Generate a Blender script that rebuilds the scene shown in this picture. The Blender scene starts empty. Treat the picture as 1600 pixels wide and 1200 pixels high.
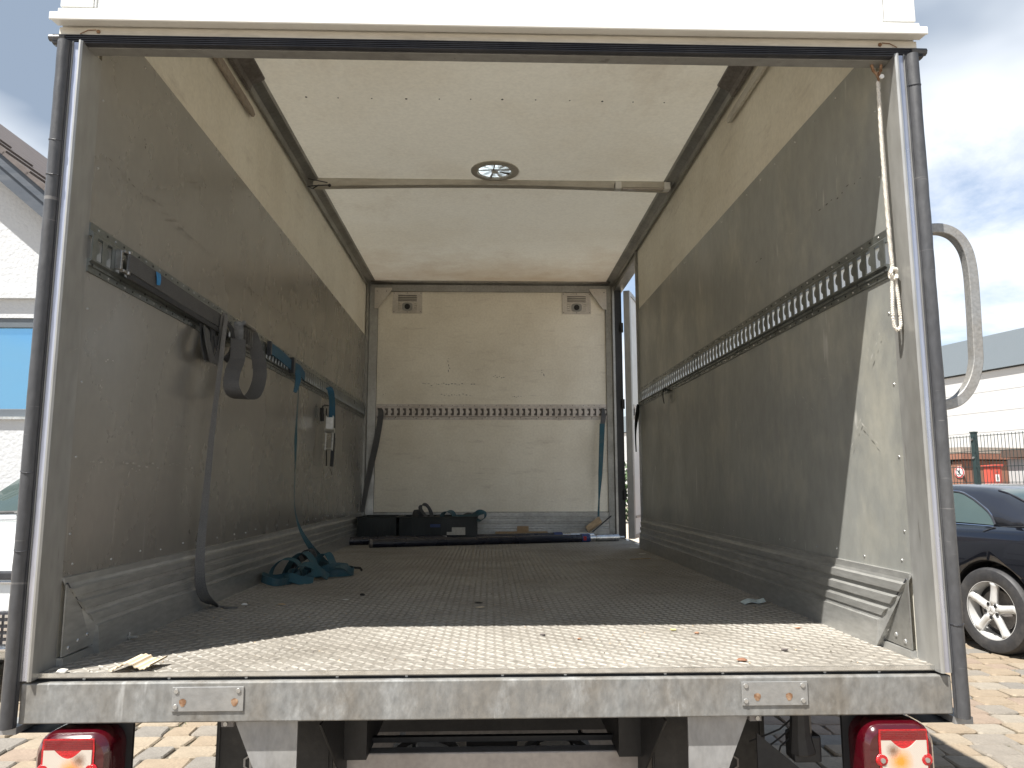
import bpy, bmesh, math, random
from mathutils import Vector, Matrix, noise as mn
random.seed(7)
R_ = math.radians
scene = bpy.context.scene
col = scene.collection

# ------------------------------------------------------------------ camera, sky, sun, exposure
CX, CY, CZ, YAW, PIT, ROL, FPX = -0.0139, -1.8322, 0.4271, 0.03072, 0.1347, -0.0015, 1170.7
fw = Vector((math.sin(YAW)*math.cos(PIT), math.cos(YAW)*math.cos(PIT), math.sin(PIT)))
r0 = Vector((math.cos(YAW), -math.sin(YAW), 0)); u0 = r0.cross(fw)
RV = r0*math.cos(ROL)+u0*math.sin(ROL); UV = -r0*math.sin(ROL)+u0*math.cos(ROL)
cam_d = bpy.data.cameras.new('camera'); cam = bpy.data.objects.new('camera', cam_d); col.objects.link(cam)
cam.matrix_world = Matrix(((RV.x, UV.x, -fw.x, CX), (RV.y, UV.y, -fw.y, CY), (RV.z, UV.z, -fw.z, CZ), (0, 0, 0, 1)))
cam_d.sensor_width = 36; cam_d.lens = 36*FPX/1600; cam_d.clip_start = 0.05; cam_d.clip_end = 2000
scene.camera = cam

SUN = Vector((0.39, 0.37, -1.0)).normalized()
sd = bpy.data.lights.new('sun', 'SUN'); sd.energy = 4.4; sd.angle = R_(0.5); sd.color = (1.0, .965, .905)
so = bpy.data.objects.new('sun', sd); col.objects.link(so)
so.rotation_euler = SUN.to_track_quat('-Z', 'Y').to_euler()
w = bpy.data.worlds.new('World'); scene.world = w; w.use_nodes = True
nt = w.node_tree; nt.nodes.clear()
N = nt.nodes.new; L = nt.links.new
sky = N('ShaderNodeTexSky'); sky.sky_type = 'NISHITA'; sky.sun_disc = False
sky.sun_elevation = math.asin(-SUN.z); sky.sun_rotation = math.atan2(-SUN.x, -SUN.y)
sky.air_density = 1.0; sky.dust_density = 1.2; sky.ozone_density = 1.5
tc = N('ShaderNodeTexCoord'); sep = N('ShaderNodeSeparateXYZ'); L(tc.outputs['Generated'], sep.inputs[0])
ad = N('ShaderNodeMath'); ad.operation = 'ADD'; ad.inputs[1].default_value = .22
ab = N('ShaderNodeMath'); ab.operation = 'ABSOLUTE'; L(sep.outputs[2], ab.inputs[0]); L(ab.outputs[0], ad.inputs[0])
dx = N('ShaderNodeMath'); dx.operation = 'DIVIDE'; L(sep.outputs[0], dx.inputs[0]); L(ad.outputs[0], dx.inputs[1])
dy = N('ShaderNodeMath'); dy.operation = 'DIVIDE'; L(sep.outputs[1], dy.inputs[0]); L(ad.outputs[0], dy.inputs[1])
cb = N('ShaderNodeCombineXYZ'); L(dx.outputs[0], cb.inputs[0]); L(dy.outputs[0], cb.inputs[1]); cb.inputs[2].default_value = 3.7
n1 = N('ShaderNodeTexNoise'); n1.inputs['Scale'].default_value = 1.35; n1.inputs['Detail'].default_value = 9; n1.inputs['Roughness'].default_value = .6
n1.inputs['Distortion'].default_value = .35
L(cb.outputs[0], n1.inputs['Vector'])
rp = N('ShaderNodeValToRGB'); L(n1.outputs[0], rp.inputs[0])
rp.color_ramp.elements[0].position = .38; rp.color_ramp.elements[0].color = (.2, .2, .2, 1)
rp.color_ramp.elements[1].position = .53; rp.color_ramp.elements[1].color = (.95, .95, .95, 1)
n2 = N('ShaderNodeTexNoise'); n2.inputs['Scale'].default_value = .9; n2.inputs['Detail'].default_value = 5
mp = N('ShaderNodeMapping'); mp.inputs['Location'].default_value = (5.3, 1.1, 0); L(cb.outputs[0], mp.inputs[0]); L(mp.outputs[0], n2.inputs['Vector'])
zf = N('ShaderNodeMath'); zf.operation = 'MULTIPLY_ADD'; L(sep.outputs[2], zf.inputs[0]); zf.inputs[1].default_value = -.85; zf.inputs[2].default_value = .27
za = N('ShaderNodeMath'); za.operation = 'ADD'; L(n2.outputs[0], za.inputs[0]); L(zf.outputs[0], za.inputs[1])
rc = N('ShaderNodeValToRGB'); L(za.outputs[0], rc.inputs[0])
rc.color_ramp.elements[0].position = .44; rc.color_ramp.elements[0].color = (1.9, 2.35, 3.0, 1)
rc.color_ramp.elements[1].position = .58; rc.color_ramp.elements[1].color = (5.8, 6.1, 6.5, 1)
mx = N('ShaderNodeMix'); mx.data_type = 'RGBA'; L(rp.outputs[0], mx.inputs['Factor']); L(sky.outputs[0], mx.inputs['A']); L(rc.outputs[0], mx.inputs['B'])
bg = N('ShaderNodeBackground'); bg.inputs[1].default_value = 0.070; L(mx.outputs['Result'], bg.inputs[0])
wo = N('ShaderNodeOutputWorld'); L(bg.outputs[0], wo.inputs[0])
vs = scene.view_settings; vs.view_transform = 'Standard'; vs.look = 'None'; vs.gamma = 1; vs.use_curve_mapping = False; vs.exposure = 1.42
scene.render.engine = 'CYCLES'
cy = scene.cycles; cy.max_bounces = 14; cy.diffuse_bounces = 8; cy.glossy_bounces = 6; cy.transmission_bounces = 6; cy.sample_clamp_indirect = 8

# ------------------------------------------------------------------ helpers
def at(u, v, ax, val):
    d = fw+RV*((u-800)/FPX)-UV*((v-600)/FPX); k = 'xyz'.index(ax); c = Vector((CX, CY, CZ))
    return c+d*((val-c[k])/d[k])

class MB:
    def __init__(s): s.v = []; s.f = []; s.m = []
    def add(s, vs, fs, mi=0):
        o = len(s.v); s.v += [tuple(p) for p in vs]; s.f += [tuple(i+o for i in f) for f in fs]; s.m += [mi]*len(fs); return s
    def box(s, x0, x1, y0, y1, z0, z1, mi=0):
        v = [(x, y, z) for z in (z0, z1) for y in (y0, y1) for x in (x0, x1)]
        return s.add(v, [(0, 2, 3, 1), (4, 5, 7, 6), (0, 1, 5, 4), (1, 3, 7, 5), (3, 2, 6, 7), (2, 0, 4, 6)], mi)
    def prism(s, poly, lo, hi, ax='y', mi=0):
        # poly: 2D pts in the other two axes (x,z) for y ; (y,z) for x ; (x,y) for z
        def P(a, b, t): return {'y': (a, t, b), 'x': (t, a, b), 'z': (a, b, t)}[ax]
        n = len(poly); v = [P(a, b, lo) for a, b in poly]+[P(a, b, hi) for a, b in poly]
        f = [(i, (i+1) % n, (i+1) % n+n, i+n) for i in range(n)]+[tuple(range(n)), tuple(range(2*n-1, n-1, -1))]
        return s.add(v, f, mi)
    def tube(s, pts, r, n=8, mi=0, caps=True):
        pts = [Vector(p) for p in pts]; k = len(pts); rr = r if isinstance(r, (list, tuple)) else [r]*k
        up = Vector((0, 0, 1)); vs = []
        t0 = (pts[1]-pts[0]).normalized()
        a = t0.cross(up)
        if a.length < .1: a = t0.cross(Vector((1, 0, 0)))
        a.normalize()
        for i, p in enumerate(pts):
            t = (pts[min(i+1, k-1)]-pts[max(i-1, 0)]).normalized()
            a = (a-t*a.dot(t)).normalized(); b = t.cross(a)
            for j in range(n):
                an = 2*math.pi*j/n; vs.append(p+(a*math.cos(an)+b*math.sin(an))*rr[i])
        f = [(i*n+j, i*n+(j+1) % n, (i+1)*n+(j+1) % n, (i+1)*n+j) for i in range(k-1) for j in range(n)]
        if caps: f += [tuple(range(n-1, -1, -1)), tuple((k-1)*n+j for j in range(n))]
        return s.add(vs, f, mi)
    def ribbon(s, pts, wv, wid, th=.002, sub=6, mi=0):
        # pts centre line, wv width vector per point (or one); catmull-rom
        pts = [Vector(p) for p in pts]
        if not isinstance(wv, list): wv = [wv]*len(pts)
        wv = [Vector(a).normalized() for a in wv]
        if not isinstance(wid, list): wid = [wid]*len(pts)
        P = []; W = []; K = []
        def cr(a, b, c, d, t): return .5*((2*b)+(c-a)*t+(2*a-5*b+4*c-d)*t*t+(-a+3*b-3*c+d)*t*t*t)
        n = len(pts)
        for i in range(n-1):
            q = [max(i-1, 0), i, i+1, min(i+2, n-1)]
            for k in range(sub):
                t = k/sub; P.append(cr(*[pts[j] for j in q], t)); W.append((wv[i]*(1-t)+wv[i+1]*t).normalized()); K.append(wid[i]*(1-t)+wid[i+1]*t)
        P.append(pts[-1]); W.append(wv[-1]); K.append(wid[-1])
        vs = []
        for i, p in enumerate(P):
            t = (P[min(i+1, len(P)-1)]-P[max(i-1, 0)]).normalized(); ww = W[i]; ww = (ww-t*ww.dot(t)*.6).normalized(); nn = t.cross(ww)
            nn = nn.normalized() if nn.length > 1e-4 else Vector((0, 0, 1))
            for sx, sn in ((-1, -1), (1, -1), (1, 1), (-1, 1)): vs.append(p+ww*sx*K[i]/2+nn*sn*th/2)
        f = [(i*4+j, i*4+(j+1) % 4, i*4+4+(j+1) % 4, i*4+4+j) for i in range(len(P)-1) for j in range(4)]
        e = (len(P)-1)*4; f += [(3, 2, 1, 0), (e, e+1, e+2, e+3)]
        return s.add(vs, f, mi)
    def disc(s, c, nrm, r, th, n=12, mi=0, dome=0):
        c = Vector(c); nrm = Vector(nrm).normalized(); a = nrm.orthogonal().normalized(); b = nrm.cross(a)
        ring = lambda rad, h: [c+(a*math.cos(2*math.pi*j/n)+b*math.sin(2*math.pi*j/n))*rad+nrm*h for j in range(n)]
        v = ring(r, 0)+ring(r*.8 if dome else r, th)
        f = [(j, (j+1) % n, (j+1) % n+n, j+n) for j in range(n)]+[tuple(range(n-1, -1, -1)), tuple(range(n, 2*n))]
        return s.add(v, f, mi)
    def mesh(s, name, mats, smooth=False):
        me = bpy.data.meshes.new(name); me.from_pydata(s.v, [], s.f)
        for m in (mats if isinstance(mats, (list, tuple)) else [mats]): me.materials.append(m)
        if any(s.m): me.polygons.foreach_set('material_index', s.m)
        bm = bmesh.new(); bm.from_mesh(me); bmesh.ops.recalc_face_normals(bm, faces=bm.faces); bm.to_mesh(me); bm.free()
        if smooth:
            me.polygons.foreach_set('use_smooth', [True]*len(me.polygons))
            if smooth != 'all':
                try: me.set_sharp_from_angle(angle=R_(35))
                except Exception: pass
        me.update(); return me
    def build(s, name, mats, parent=None, smooth=False, stuff=False, label=None, bevel=0):
        o = bpy.data.objects.new(name, s.mesh(name, mats, smooth)); col.objects.link(o)
        if parent: o.parent = parent
        if stuff: o['kind'] = 'stuff'
        if label: o['label'] = label
        if bevel:
            b = o.modifiers.new('bevel', 'BEVEL'); b.width = bevel; b.segments = 2; b.limit_method = 'ANGLE'; b.angle_limit = R_(40)
        return o

def tag(o, label=None, cat=None, group=None, kind=None):
    if label: o['label'] = label
    if cat: o['category'] = cat
    if group: o['group'] = group
    if kind: o['kind'] = kind
    return o
def empty(name, loc=(0, 0, 0), rz=0, **k):
    o = bpy.data.objects.new(name, None); col.objects.link(o); o.location = loc; o.rotation_euler = (0, 0, rz); o.empty_display_size = .1
    return tag(o, **k)
def share(me, name, parent, loc=(0, 0, 0), rot=(0, 0, 0), sc=(1, 1, 1)):
    o = bpy.data.objects.new(name, me); col.objects.link(o); o.parent = parent; o.location = loc; o.rotation_euler = rot; o.scale = sc; return o
def apply_bool(o, cutters):
    for c in cutters:
        m = o.modifiers.new('b', 'BOOLEAN'); m.operation = 'DIFFERENCE'; m.object = c; m.solver = 'EXACT'
    bpy.context.view_layer.update()
    dg = bpy.context.evaluated_depsgraph_get(); me = bpy.data.meshes.new_from_object(o.evaluated_get(dg))
    o.modifiers.clear(); o.data = me
    for c in cutters: bpy.data.objects.remove(c)

# ------------------------------------------------------------------ materials
def mat(name, base, rough=.5, metal=0., dirt=None, dirt_scale=2.5, dirt_lo=.45, dirt_hi=.7, dirt_amt=.6, fine=.12, fine_scale=60,
        bump=.1, bump_scale=80, stretch=(1, 1, 1), scratch=0., scratch_dir=(1, 1, 1), scratch_col=(.7, .68, .62), spec=.5, rough_var=.1,
        stain=None, coat=0, wear=None, emis=None, trans=0):
    m = bpy.data.materials.new(name); m.use_nodes = True; nt = m.node_tree; N = nt.nodes.new; L = nt.links.new
    b = nt.nodes['Principled BSDF']
    tc = N('ShaderNodeTexCoord'); mp = N('ShaderNodeMapping'); mp.inputs['Scale'].default_value = stretch; L(tc.outputs['Object'], mp.inputs[0])
    nf = N('ShaderNodeTexNoise'); nf.inputs['Scale'].default_value = fine_scale; nf.inputs['Detail'].default_value = 4; L(mp.outputs[0], nf.inputs['Vector'])
    mr = N('ShaderNodeMapRange'); mr.inputs['From Min'].default_value = .3; mr.inputs['From Max'].default_value = .7
    mr.inputs['To Min'].default_value = 1-fine; mr.inputs['To Max'].default_value = 1+fine; L(nf.outputs[0], mr.inputs[0])
    cur = None
    rgb = N('ShaderNodeRGB'); rgb.outputs[0].default_value = (*base, 1); cur = rgb.outputs[0]
    dfac = None
    if dirt:
        nd = N('ShaderNodeTexNoise'); nd.inputs['Scale'].default_value = dirt_scale; nd.inputs['Detail'].default_value = 8; nd.inputs['Roughness'].default_value = .65
        L(mp.outputs[0], nd.inputs['Vector'])
        rr = N('ShaderNodeMapRange'); rr.inputs['From Min'].default_value = dirt_lo; rr.inputs['From Max'].default_value = dirt_hi; rr.inputs['To Max'].default_value = dirt_amt
        L(nd.outputs[0], rr.inputs[0]); dfac = rr.outputs[0]
        mx = N('ShaderNodeMix'); mx.data_type = 'RGBA'; L(dfac, mx.inputs['Factor']); L(cur, mx.inputs['A']); mx.inputs['B'].default_value = (*dirt, 1); cur = mx.outputs['Result']
    if stain:   # (colour, scale, lo, hi, amount, stretch)
        m2 = N('ShaderNodeMapping'); m2.inputs['Scale'].default_value = stain[5]; m2.inputs['Location'].default_value = (3.1, 7.7, 1.3); L(tc.outputs['Object'], m2.inputs[0])
        ns = N('ShaderNodeTexNoise'); ns.inputs['Scale'].default_value = stain[1]; ns.inputs['Detail'].default_value = 6; ns.inputs['Roughness'].default_value = .7; L(m2.outputs[0], ns.inputs['Vector'])
        rr = N('ShaderNodeMapRange'); rr.inputs['From Min'].default_value = stain[2]; rr.inputs['From Max'].default_value = stain[3]; rr.inputs['To Max'].default_value = stain[4]
        L(ns.outputs[0], rr.inputs[0])
        mx = N('ShaderNodeMix'); mx.data_type = 'RGBA'; L(rr.outputs[0], mx.inputs['Factor']); L(cur, mx.inputs['A']); mx.inputs['B'].default_value = (*stain[0], 1); cur = mx.outputs['Result']
    if scratch:
        for k, (sc, lo) in enumerate(((3.0, .71), (7.0, .73))):
            m3 = N('ShaderNodeMapping'); m3.inputs['Scale'].default_value = scratch_dir; m3.inputs['Rotation'].default_value = (.5*k+.15, .35*k+.1, .2*k)
            L(tc.outputs['Object'], m3.inputs[0])
            ns = N('ShaderNodeTexNoise'); ns.inputs['Scale'].default_value = sc*3; ns.inputs['Detail'].default_value = 2.5; ns.inputs['Roughness'].default_value = .8; L(m3.outputs[0], ns.inputs['Vector'])
            rr = N('ShaderNodeMapRange'); rr.inputs['From Min'].default_value = lo-.04; rr.inputs['From Max'].default_value = lo+.03; rr.inputs['To Max'].default_value = scratch
            L(ns.outputs[0], rr.inputs[0])
            mx = N('ShaderNodeMix'); mx.data_type = 'RGBA'; L(rr.outputs[0], mx.inputs['Factor']); L(cur, mx.inputs['A']); mx.inputs['B'].default_value = (*scratch_col, 1); cur = mx.outputs['Result']
    mu = N('ShaderNodeMix'); mu.data_type = 'RGBA'; mu.blend_type = 'MULTIPLY'; mu.inputs['Factor'].default_value = 1
    L(cur, mu.inputs['A']); L(mr.outputs[0], mu.inputs['B']); L(mu.outputs['Result'], b.inputs['Base Color'])
    b.inputs['Metallic'].default_value = metal; b.inputs['Specular IOR Level'].default_value = spec
    rv = N('ShaderNodeMapRange'); rv.inputs['From Min'].default_value = .3; rv.inputs['From Max'].default_value = .7
    rv.inputs['To Min'].default_value = max(.02, rough-rough_var); rv.inputs['To Max'].default_value = min(1, rough+rough_var)
    nr = N('ShaderNodeTexNoise'); nr.inputs['Scale'].default_value = 5; nr.inputs['Detail'].default_value = 5; L(mp.outputs[0], nr.inputs['Vector']); L(nr.outputs[0], rv.inputs[0])
    L(rv.outputs[0], b.inputs['Roughness'])
    if coat: b.inputs['Coat Weight'].default_value = coat; b.inputs['Coat Roughness'].default_value = .04
    if trans: b.inputs['Transmission Weight'].default_value = trans
    if bump:
        nb = N('ShaderNodeTexNoise'); nb.inputs['Scale'].default_value = bump_scale; nb.inputs['Detail'].default_value = 4; L(mp.outputs[0], nb.inputs['Vector'])
        bp = N('ShaderNodeBump'); bp.inputs['Strength'].default_value = bump; bp.inputs['Distance'].default_value = .01; L(nb.outputs[0], bp.inputs['Height']); L(bp.outputs[0], b.inputs['Normal'])
    return m

M = {}
M['ceiling'] = mat('ivory_ceiling', (.87, .835, .72), .6, 0, dirt=(.70, .62, .47), dirt_scale=1.0, dirt_lo=.45, dirt_hi=.8, dirt_amt=.6, fine=.05, bump=.06, bump_scale=30,
                   stain=((.52, .43, .32), 2.2, .56, .78, .5, (1, .5, 1)))
def edge_stain(m, y0, y1, colr, amt):
    nt = m.node_tree; N = nt.nodes.new; L = nt.links.new; b = nt.nodes['Principled BSDF']; src = b.inputs['Base Color'].links[0].from_socket
    tc = N('ShaderNodeTexCoord'); sp = N('ShaderNodeSeparateXYZ'); L(tc.outputs['Object'], sp.inputs[0]); nz = N('ShaderNodeTexNoise'); nz.inputs['Scale'].default_value = 3.5; nz.inputs['Detail'].default_value = 7; nz.inputs['Roughness'].default_value = .7; L(tc.outputs['Object'], nz.inputs['Vector'])
    a = N('ShaderNodeMath'); a.operation = 'MULTIPLY_ADD'; L(nz.outputs[0], a.inputs[0]); a.inputs[1].default_value = 1.6; L(sp.outputs[1], a.inputs[2])
    mr = N('ShaderNodeMapRange'); mr.inputs['From Min'].default_value = y0+.8; mr.inputs['From Max'].default_value = y1+.8; mr.inputs['To Max'].default_value = amt; L(a.outputs[0], mr.inputs[0])
    mx = N('ShaderNodeMix'); mx.data_type = 'RGBA'; L(mr.outputs[0], mx.inputs['Factor']); L(src, mx.inputs['A']); mx.inputs['B'].default_value = (*colr, 1); L(mx.outputs['Result'], b.inputs['Base Color'])
edge_stain(M['ceiling'], 3.5, 4.9, (.48, .33, .19), .85)
def translucent(m, k):
    nt = m.node_tree; N = nt.nodes.new; L = nt.links.new; b = nt.nodes['Principled BSDF']; t = N('ShaderNodeBsdfTranslucent'); x = N('ShaderNodeMixShader'); x.inputs[0].default_value = k
    L(b.inputs['Base Color'].links[0].from_socket, t.inputs[0]); L(b.outputs[0], x.inputs[1]); L(t.outputs[0], x.inputs[2]); L(x.outputs[0], nt.nodes['Material Output'].inputs[0])
translucent(M['ceiling'], .062)       # roof skin's light transmission, added to brighten the ceiling and load space
M['ivory'] = mat('ivory_wall', (.85, .815, .705), .55, 0, dirt=(.64, .59, .48), dirt_scale=1.8, dirt_lo=.40, dirt_hi=.75, dirt_amt=.75, fine=.06, bump=.05, bump_scale=40,
                 scratch=.45, scratch_dir=(.4, .4, 3.5), scratch_col=(.40, .37, .32), stain=((.50, .45, .38), 5, .57, .72, .45, (.6, .6, 3)))
M['lining_l'] = mat('grey_lining_warm', (.30, .288, .262), .27, .45, dirt=(.225, .215, .195), dirt_scale=1.3, dirt_lo=.35, dirt_hi=.75, dirt_amt=.7, fine=.05, fine_scale=40,
                    bump=.02, bump_scale=60, stretch=(1, 1, .7), scratch=.28, scratch_dir=(1, 2.2, .22), scratch_col=(.62, .6, .55), rough_var=.06,
                    stain=((.2, .18, .165), 3.5, .62, .75, .25, (1, .6, 1)))
M['lining_r'] = mat('grey_lining_cool', (.33, .335, .315), .38, .35, dirt=(.23, .235, .22), dirt_scale=2.2, dirt_lo=.38, dirt_hi=.72, dirt_amt=.7, fine=.08, fine_scale=35,
                    bump=.06, bump_scale=60, stretch=(1, .8, .4), scratch=.7, scratch_dir=(1, 1.5, .3), scratch_col=(.62, .61, .57), rough_var=.08,
                    stain=((.50, .48, .40), 3.2, .48, .72, .6, (1, 1, .7)))
M['alu'] = mat('dull_aluminium', (.33, .33, .315), .42, .75, dirt=(.15, .145, .13), dirt_scale=4, dirt_lo=.4, dirt_hi=.75, dirt_amt=.6, fine=.1, bump=.05, stretch=(1, 1, 1))
M['post'] = mat('post_aluminium', (.36, .36, .348), .42, .55, dirt=(.22, .21, .185), dirt_scale=3, dirt_lo=.42, dirt_hi=.75, dirt_amt=.6, fine=.1, fine_scale=40, bump=.04,
                stretch=(1, 1, .3), scratch=.5, scratch_dir=(2, 2, .3), scratch_col=(.15, .14, .12))
M['flange'] = mat('bright_flange', (.46, .48, .56), .34, .8, dirt=(.5, .5, .5), dirt_scale=4, dirt_lo=.5, dirt_hi=.8, dirt_amt=.5, fine=.04, bump=.02, stretch=(1, 1, .4))  # bluish tint of the reflected sky is put into the base colour
M['grille'] = mat('grille_plate', (.58, .55, .50), .5, .3, dirt=(.3, .26, .22), dirt_amt=.5, fine=.08, bump=.03)
M['kick'] = mat('kick_rail_aluminium', (.42, .42, .405), .38, .55, dirt=(.22, .22, .205), dirt_scale=3, dirt_lo=.38, dirt_hi=.72, dirt_amt=.7, fine=.14, fine_scale=50, bump=.06, stretch=(1, .35, 1.5),
                scratch=.4, scratch_dir=(1, .3, 2), scratch_col=(.5, .5, .47))
M['rail'] = mat('load_rail_steel', (.22, .235, .225), .36, .8, dirt=(.09, .095, .09), dirt_scale=6, dirt_lo=.4, dirt_hi=.7, dirt_amt=.6, fine=.12, bump=.04)
M['rail_back'] = mat('load_rail_pale', (.58, .54, .50), .45, .35, dirt=(.32, .28, .25), dirt_scale=6, dirt_lo=.42, dirt_hi=.72, dirt_amt=.6, fine=.12, bump=.04)
M['cavity'] = mat('dark_recess', (.14, .125, .115), .7, 0, bump=0)
M['rivet'] = mat('rivet_zinc', (.45, .45, .44), .3, .8, fine=.1, bump=0)
M['black_rivet'] = mat('black_plug', (.02, .02, .02), .5, 0, fine=.1, bump=0)
M['dot'] = mat('rust_speck', (.06, .045, .035), .7, 0, fine=.1, bump=0)
M['rubber'] = mat('grey_rubber', (.045, .046, .050), .45, 0, dirt=(.10, .10, .10), dirt_scale=6, dirt_lo=.42, dirt_hi=.8, dirt_amt=.6, fine=.15, fine_scale=90, bump=.12, bump_scale=60, stretch=(1, 1, .5),
                  scratch=.5, scratch_dir=(.5, .5, 6), scratch_col=(.25, .24, .23))
M['seal'] = mat('black_seal', (.022, .023, .028), .4, 0, dirt=(.06, .06, .065), dirt_amt=.5, fine=.2, bump=.05)
M['white'] = mat('white_panel', (.64, .645, .63), .4, 0, dirt=(.5, .45, .35), dirt_scale=2, dirt_lo=.55, dirt_hi=.8, dirt_amt=.35, fine=.03, bump=.02,
                 stain=((.45, .36, .25), 3, .62, .75, .35, (1, 1, 1)))
M['header'] = mat('header_beige', (.56, .535, .475), .5, .1, dirt=(.27, .235, .19), dirt_scale=5, dirt_lo=.5, dirt_hi=.8, dirt_amt=.7, fine=.08, bump=.05, stretch=(.5, 1, 2))
M['sill'] = mat('sill_galvanised', (.22, .222, .216), .55, .3, dirt=(.155, .135, .108), dirt_scale=7, dirt_lo=.38, dirt_hi=.68, dirt_amt=.75, fine=.22, fine_scale=55, bump=.12, bump_scale=90,
                stretch=(1, 1, .55), scratch=.7, scratch_dir=(2.2, 1, .35), scratch_col=(.42, .42, .41), stain=((.34, .345, .34), 11, .55, .7, .65, (1, 1, .5)), rough_var=.15)
M['plate'] = mat('cover_plate', (.28, .28, .275), .45, .5, dirt=(.3, .29, .27), dirt_scale=8, dirt_amt=.5, fine=.1, bump=.05)
M['rust'] = mat('rust', (.19, .095, .045), .8, 0, dirt=(.30, .22, .15), dirt_scale=60, dirt_amt=.8, fine=.25, bump=.2)
M['floor'] = mat('tread_floor', (.235, .218, .19), .6, .1, dirt=(.13, .115, .096), dirt_scale=1.6, dirt_lo=.40, dirt_hi=.68, dirt_amt=.75, fine=.24, fine_scale=45, bump=.1, bump_scale=150,
                 stain=((.09, .075, .06), 4.5, .58, .74, .6, (1, 1, 1)), rough_var=.15, scratch=.3, scratch_dir=(.5, 2, 1))
M['tread'] = mat('tread_bar', (.32, .302, .27), .5, .15, dirt=(.185, .168, .142), dirt_scale=1.8, dirt_lo=.42, dirt_hi=.65, dirt_amt=.9, fine=.2, fine_scale=40, bump=0)
M['steel'] = mat('bright_steel', (.62, .62, .6), .28, .9, dirt=(.25, .24, .22), dirt_scale=12, dirt_amt=.5, fine=.1, bump=.05)
M['fitting'] = mat('worn_fitting_steel', (.36, .35, .33), .35, .85, dirt=(.1, .1, .1), dirt_scale=25, dirt_lo=.42, dirt_hi=.65, dirt_amt=.8, fine=.15, bump=.1)
M['grab'] = mat('handle_steel', (.27, .27, .265), .45, .4, dirt=(.25, .22, .18), dirt_scale=10, dirt_amt=.5, fine=.15, fine_scale=120, bump=.1, bump_scale=150)
M['dark'] = mat('underbody_black', (.012, .012, .013), .55, 0, fine=.3, bump=.05)
M['under'] = mat('underbody_grey', (.20, .185, .175), .6, .2, dirt=(.08, .07, .06), dirt_scale=5, dirt_amt=.7, fine=.2, bump=.05)
M['bar'] = mat('underrun_grey', (.40, .375, .36), .5, .3, dirt=(.22, .19, .16), dirt_scale=5, dirt_amt=.5, fine=.1, bump=.04)
M['bracket'] = mat('bracket_galvanised', (.28, .28, .278), .5, .4, dirt=(.28, .27, .25), dirt_scale=6, dirt_amt=.6, fine=.15, bump=.06, stretch=(1, 1, .5))
M['flap'] = mat('mud_flap_rubber', (.018, .018, .018), .6, 0, dirt=(.06, .055, .05), dirt_scale=9, dirt_lo=.5, dirt_hi=.8, dirt_amt=.7, fine=.2, bump=.1)
M['print'] = mat('pale_print', (.38, .37, .35), .7, 0, fine=.2, bump=0)
M['tyre'] = mat('tyre_rubber', (.028, .028, .030), .6, 0, dirt=(.07, .065, .06), dirt_scale=10, dirt_amt=.6, fine=.15, bump=.1)
M['alloy'] = mat('alloy_silver', (.60, .60, .59), .38, .35, dirt=(.40, .38, .35), dirt_scale=12, dirt_lo=.5, dirt_hi=.8, dirt_amt=.5, fine=.05, bump=0)
M['strap_grey'] = mat('grey_webbing', (.085, .086, .088), .8, 0, dirt=(.055, .055, .06), dirt_scale=20, dirt_amt=.5, fine=.3, fine_scale=350, bump=.3, bump_scale=400)
M['strap_pale'] = mat('pale_grey_webbing', (.125, .123, .12), .8, 0, dirt=(.1, .1, .1), dirt_scale=20, dirt_amt=.5, fine=.3, fine_scale=350, bump=.3, bump_scale=400)
M['strap_dark'] = mat('dark_webbing', (.035, .037, .042), .8, 0, dirt=(.07, .07, .07), dirt_scale=20, dirt_amt=.5, fine=.3, fine_scale=350, bump=.3, bump_scale=400)
M['strap_blue'] = mat('blue_webbing', (.02, .10, .18), .75, 0, dirt=(.05, .12, .15), dirt_scale=14, dirt_amt=.7, fine=.25, fine_scale=350, bump=.3, bump_scale=400)
M['strap_teal'] = mat('teal_webbing', (.025, .085, .11), .8, 0, dirt=(.08, .105, .11), dirt_scale=12, dirt_amt=.8, fine=.25, fine_scale=350, bump=.3, bump_scale=400)
M['blue_tag'] = mat('blue_label', (.03, .2, .45), .6, 0, fine=.1, bump=0)
M['rope'] = mat('white_rope', (.62, .59, .53), .85, 0, dirt=(.4, .36, .3), dirt_scale=40, dirt_amt=.5, fine=.2, fine_scale=400, bump=.2, bump_scale=300)
M['crate'] = mat('black_green_plastic', (.005, .009, .008), .5, 0, fine=.2, bump=.03)
M['paper'] = mat('white_label', (.55, .54, .5), .8, 0, dirt=(.3, .28, .25), dirt_scale=40, dirt_amt=.4, fine=.1, bump=0)
M['pole'] = mat('navy_tube', (.012, .014, .026), .28, 0, dirt=(.05, .05, .055), dirt_scale=10, dirt_amt=.5, fine=.1, bump=.02)
M['navy'] = mat('blue_collar', (.02, .04, .14), .5, 0, fine=.1, bump=0)
M['red'] = mat('red_plastic', (.4, .02, .02), .5, 0, fine=.1, bump=0)
M['card'] = mat('brown_cardboard', (.34, .24, .14), .85, 0, dirt=(.24, .16, .09), dirt_scale=14, dirt_amt=.4, fine=.1, bump=.05)
M['card_pale'] = mat('pale_cardboard', (.60, .50, .36), .85, 0, dirt=(.4, .32, .22), dirt_scale=30, dirt_amt=.3, fine=.08, bump=.05)
M['wood'] = mat('raw_wood', (.42, .31, .19), .8, 0, dirt=(.2, .14, .09), dirt_scale=14, dirt_amt=.6, fine=.15, bump=.05)
M['leaf'] = mat('dry_leaf', (.20, .09, .05), .7, 0, dirt=(.3, .2, .1), dirt_scale=60, dirt_amt=.5, fine=.2, bump=.1)
M['pebble'] = mat('grey_pebble', (.15, .13, .12), .8, 0, fine=.2, bump=.1)
M['stone_yellow'] = mat('pale_yellow_chip', (.55, .48, .22), .8, 0, fine=.1, bump=.1)
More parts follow.
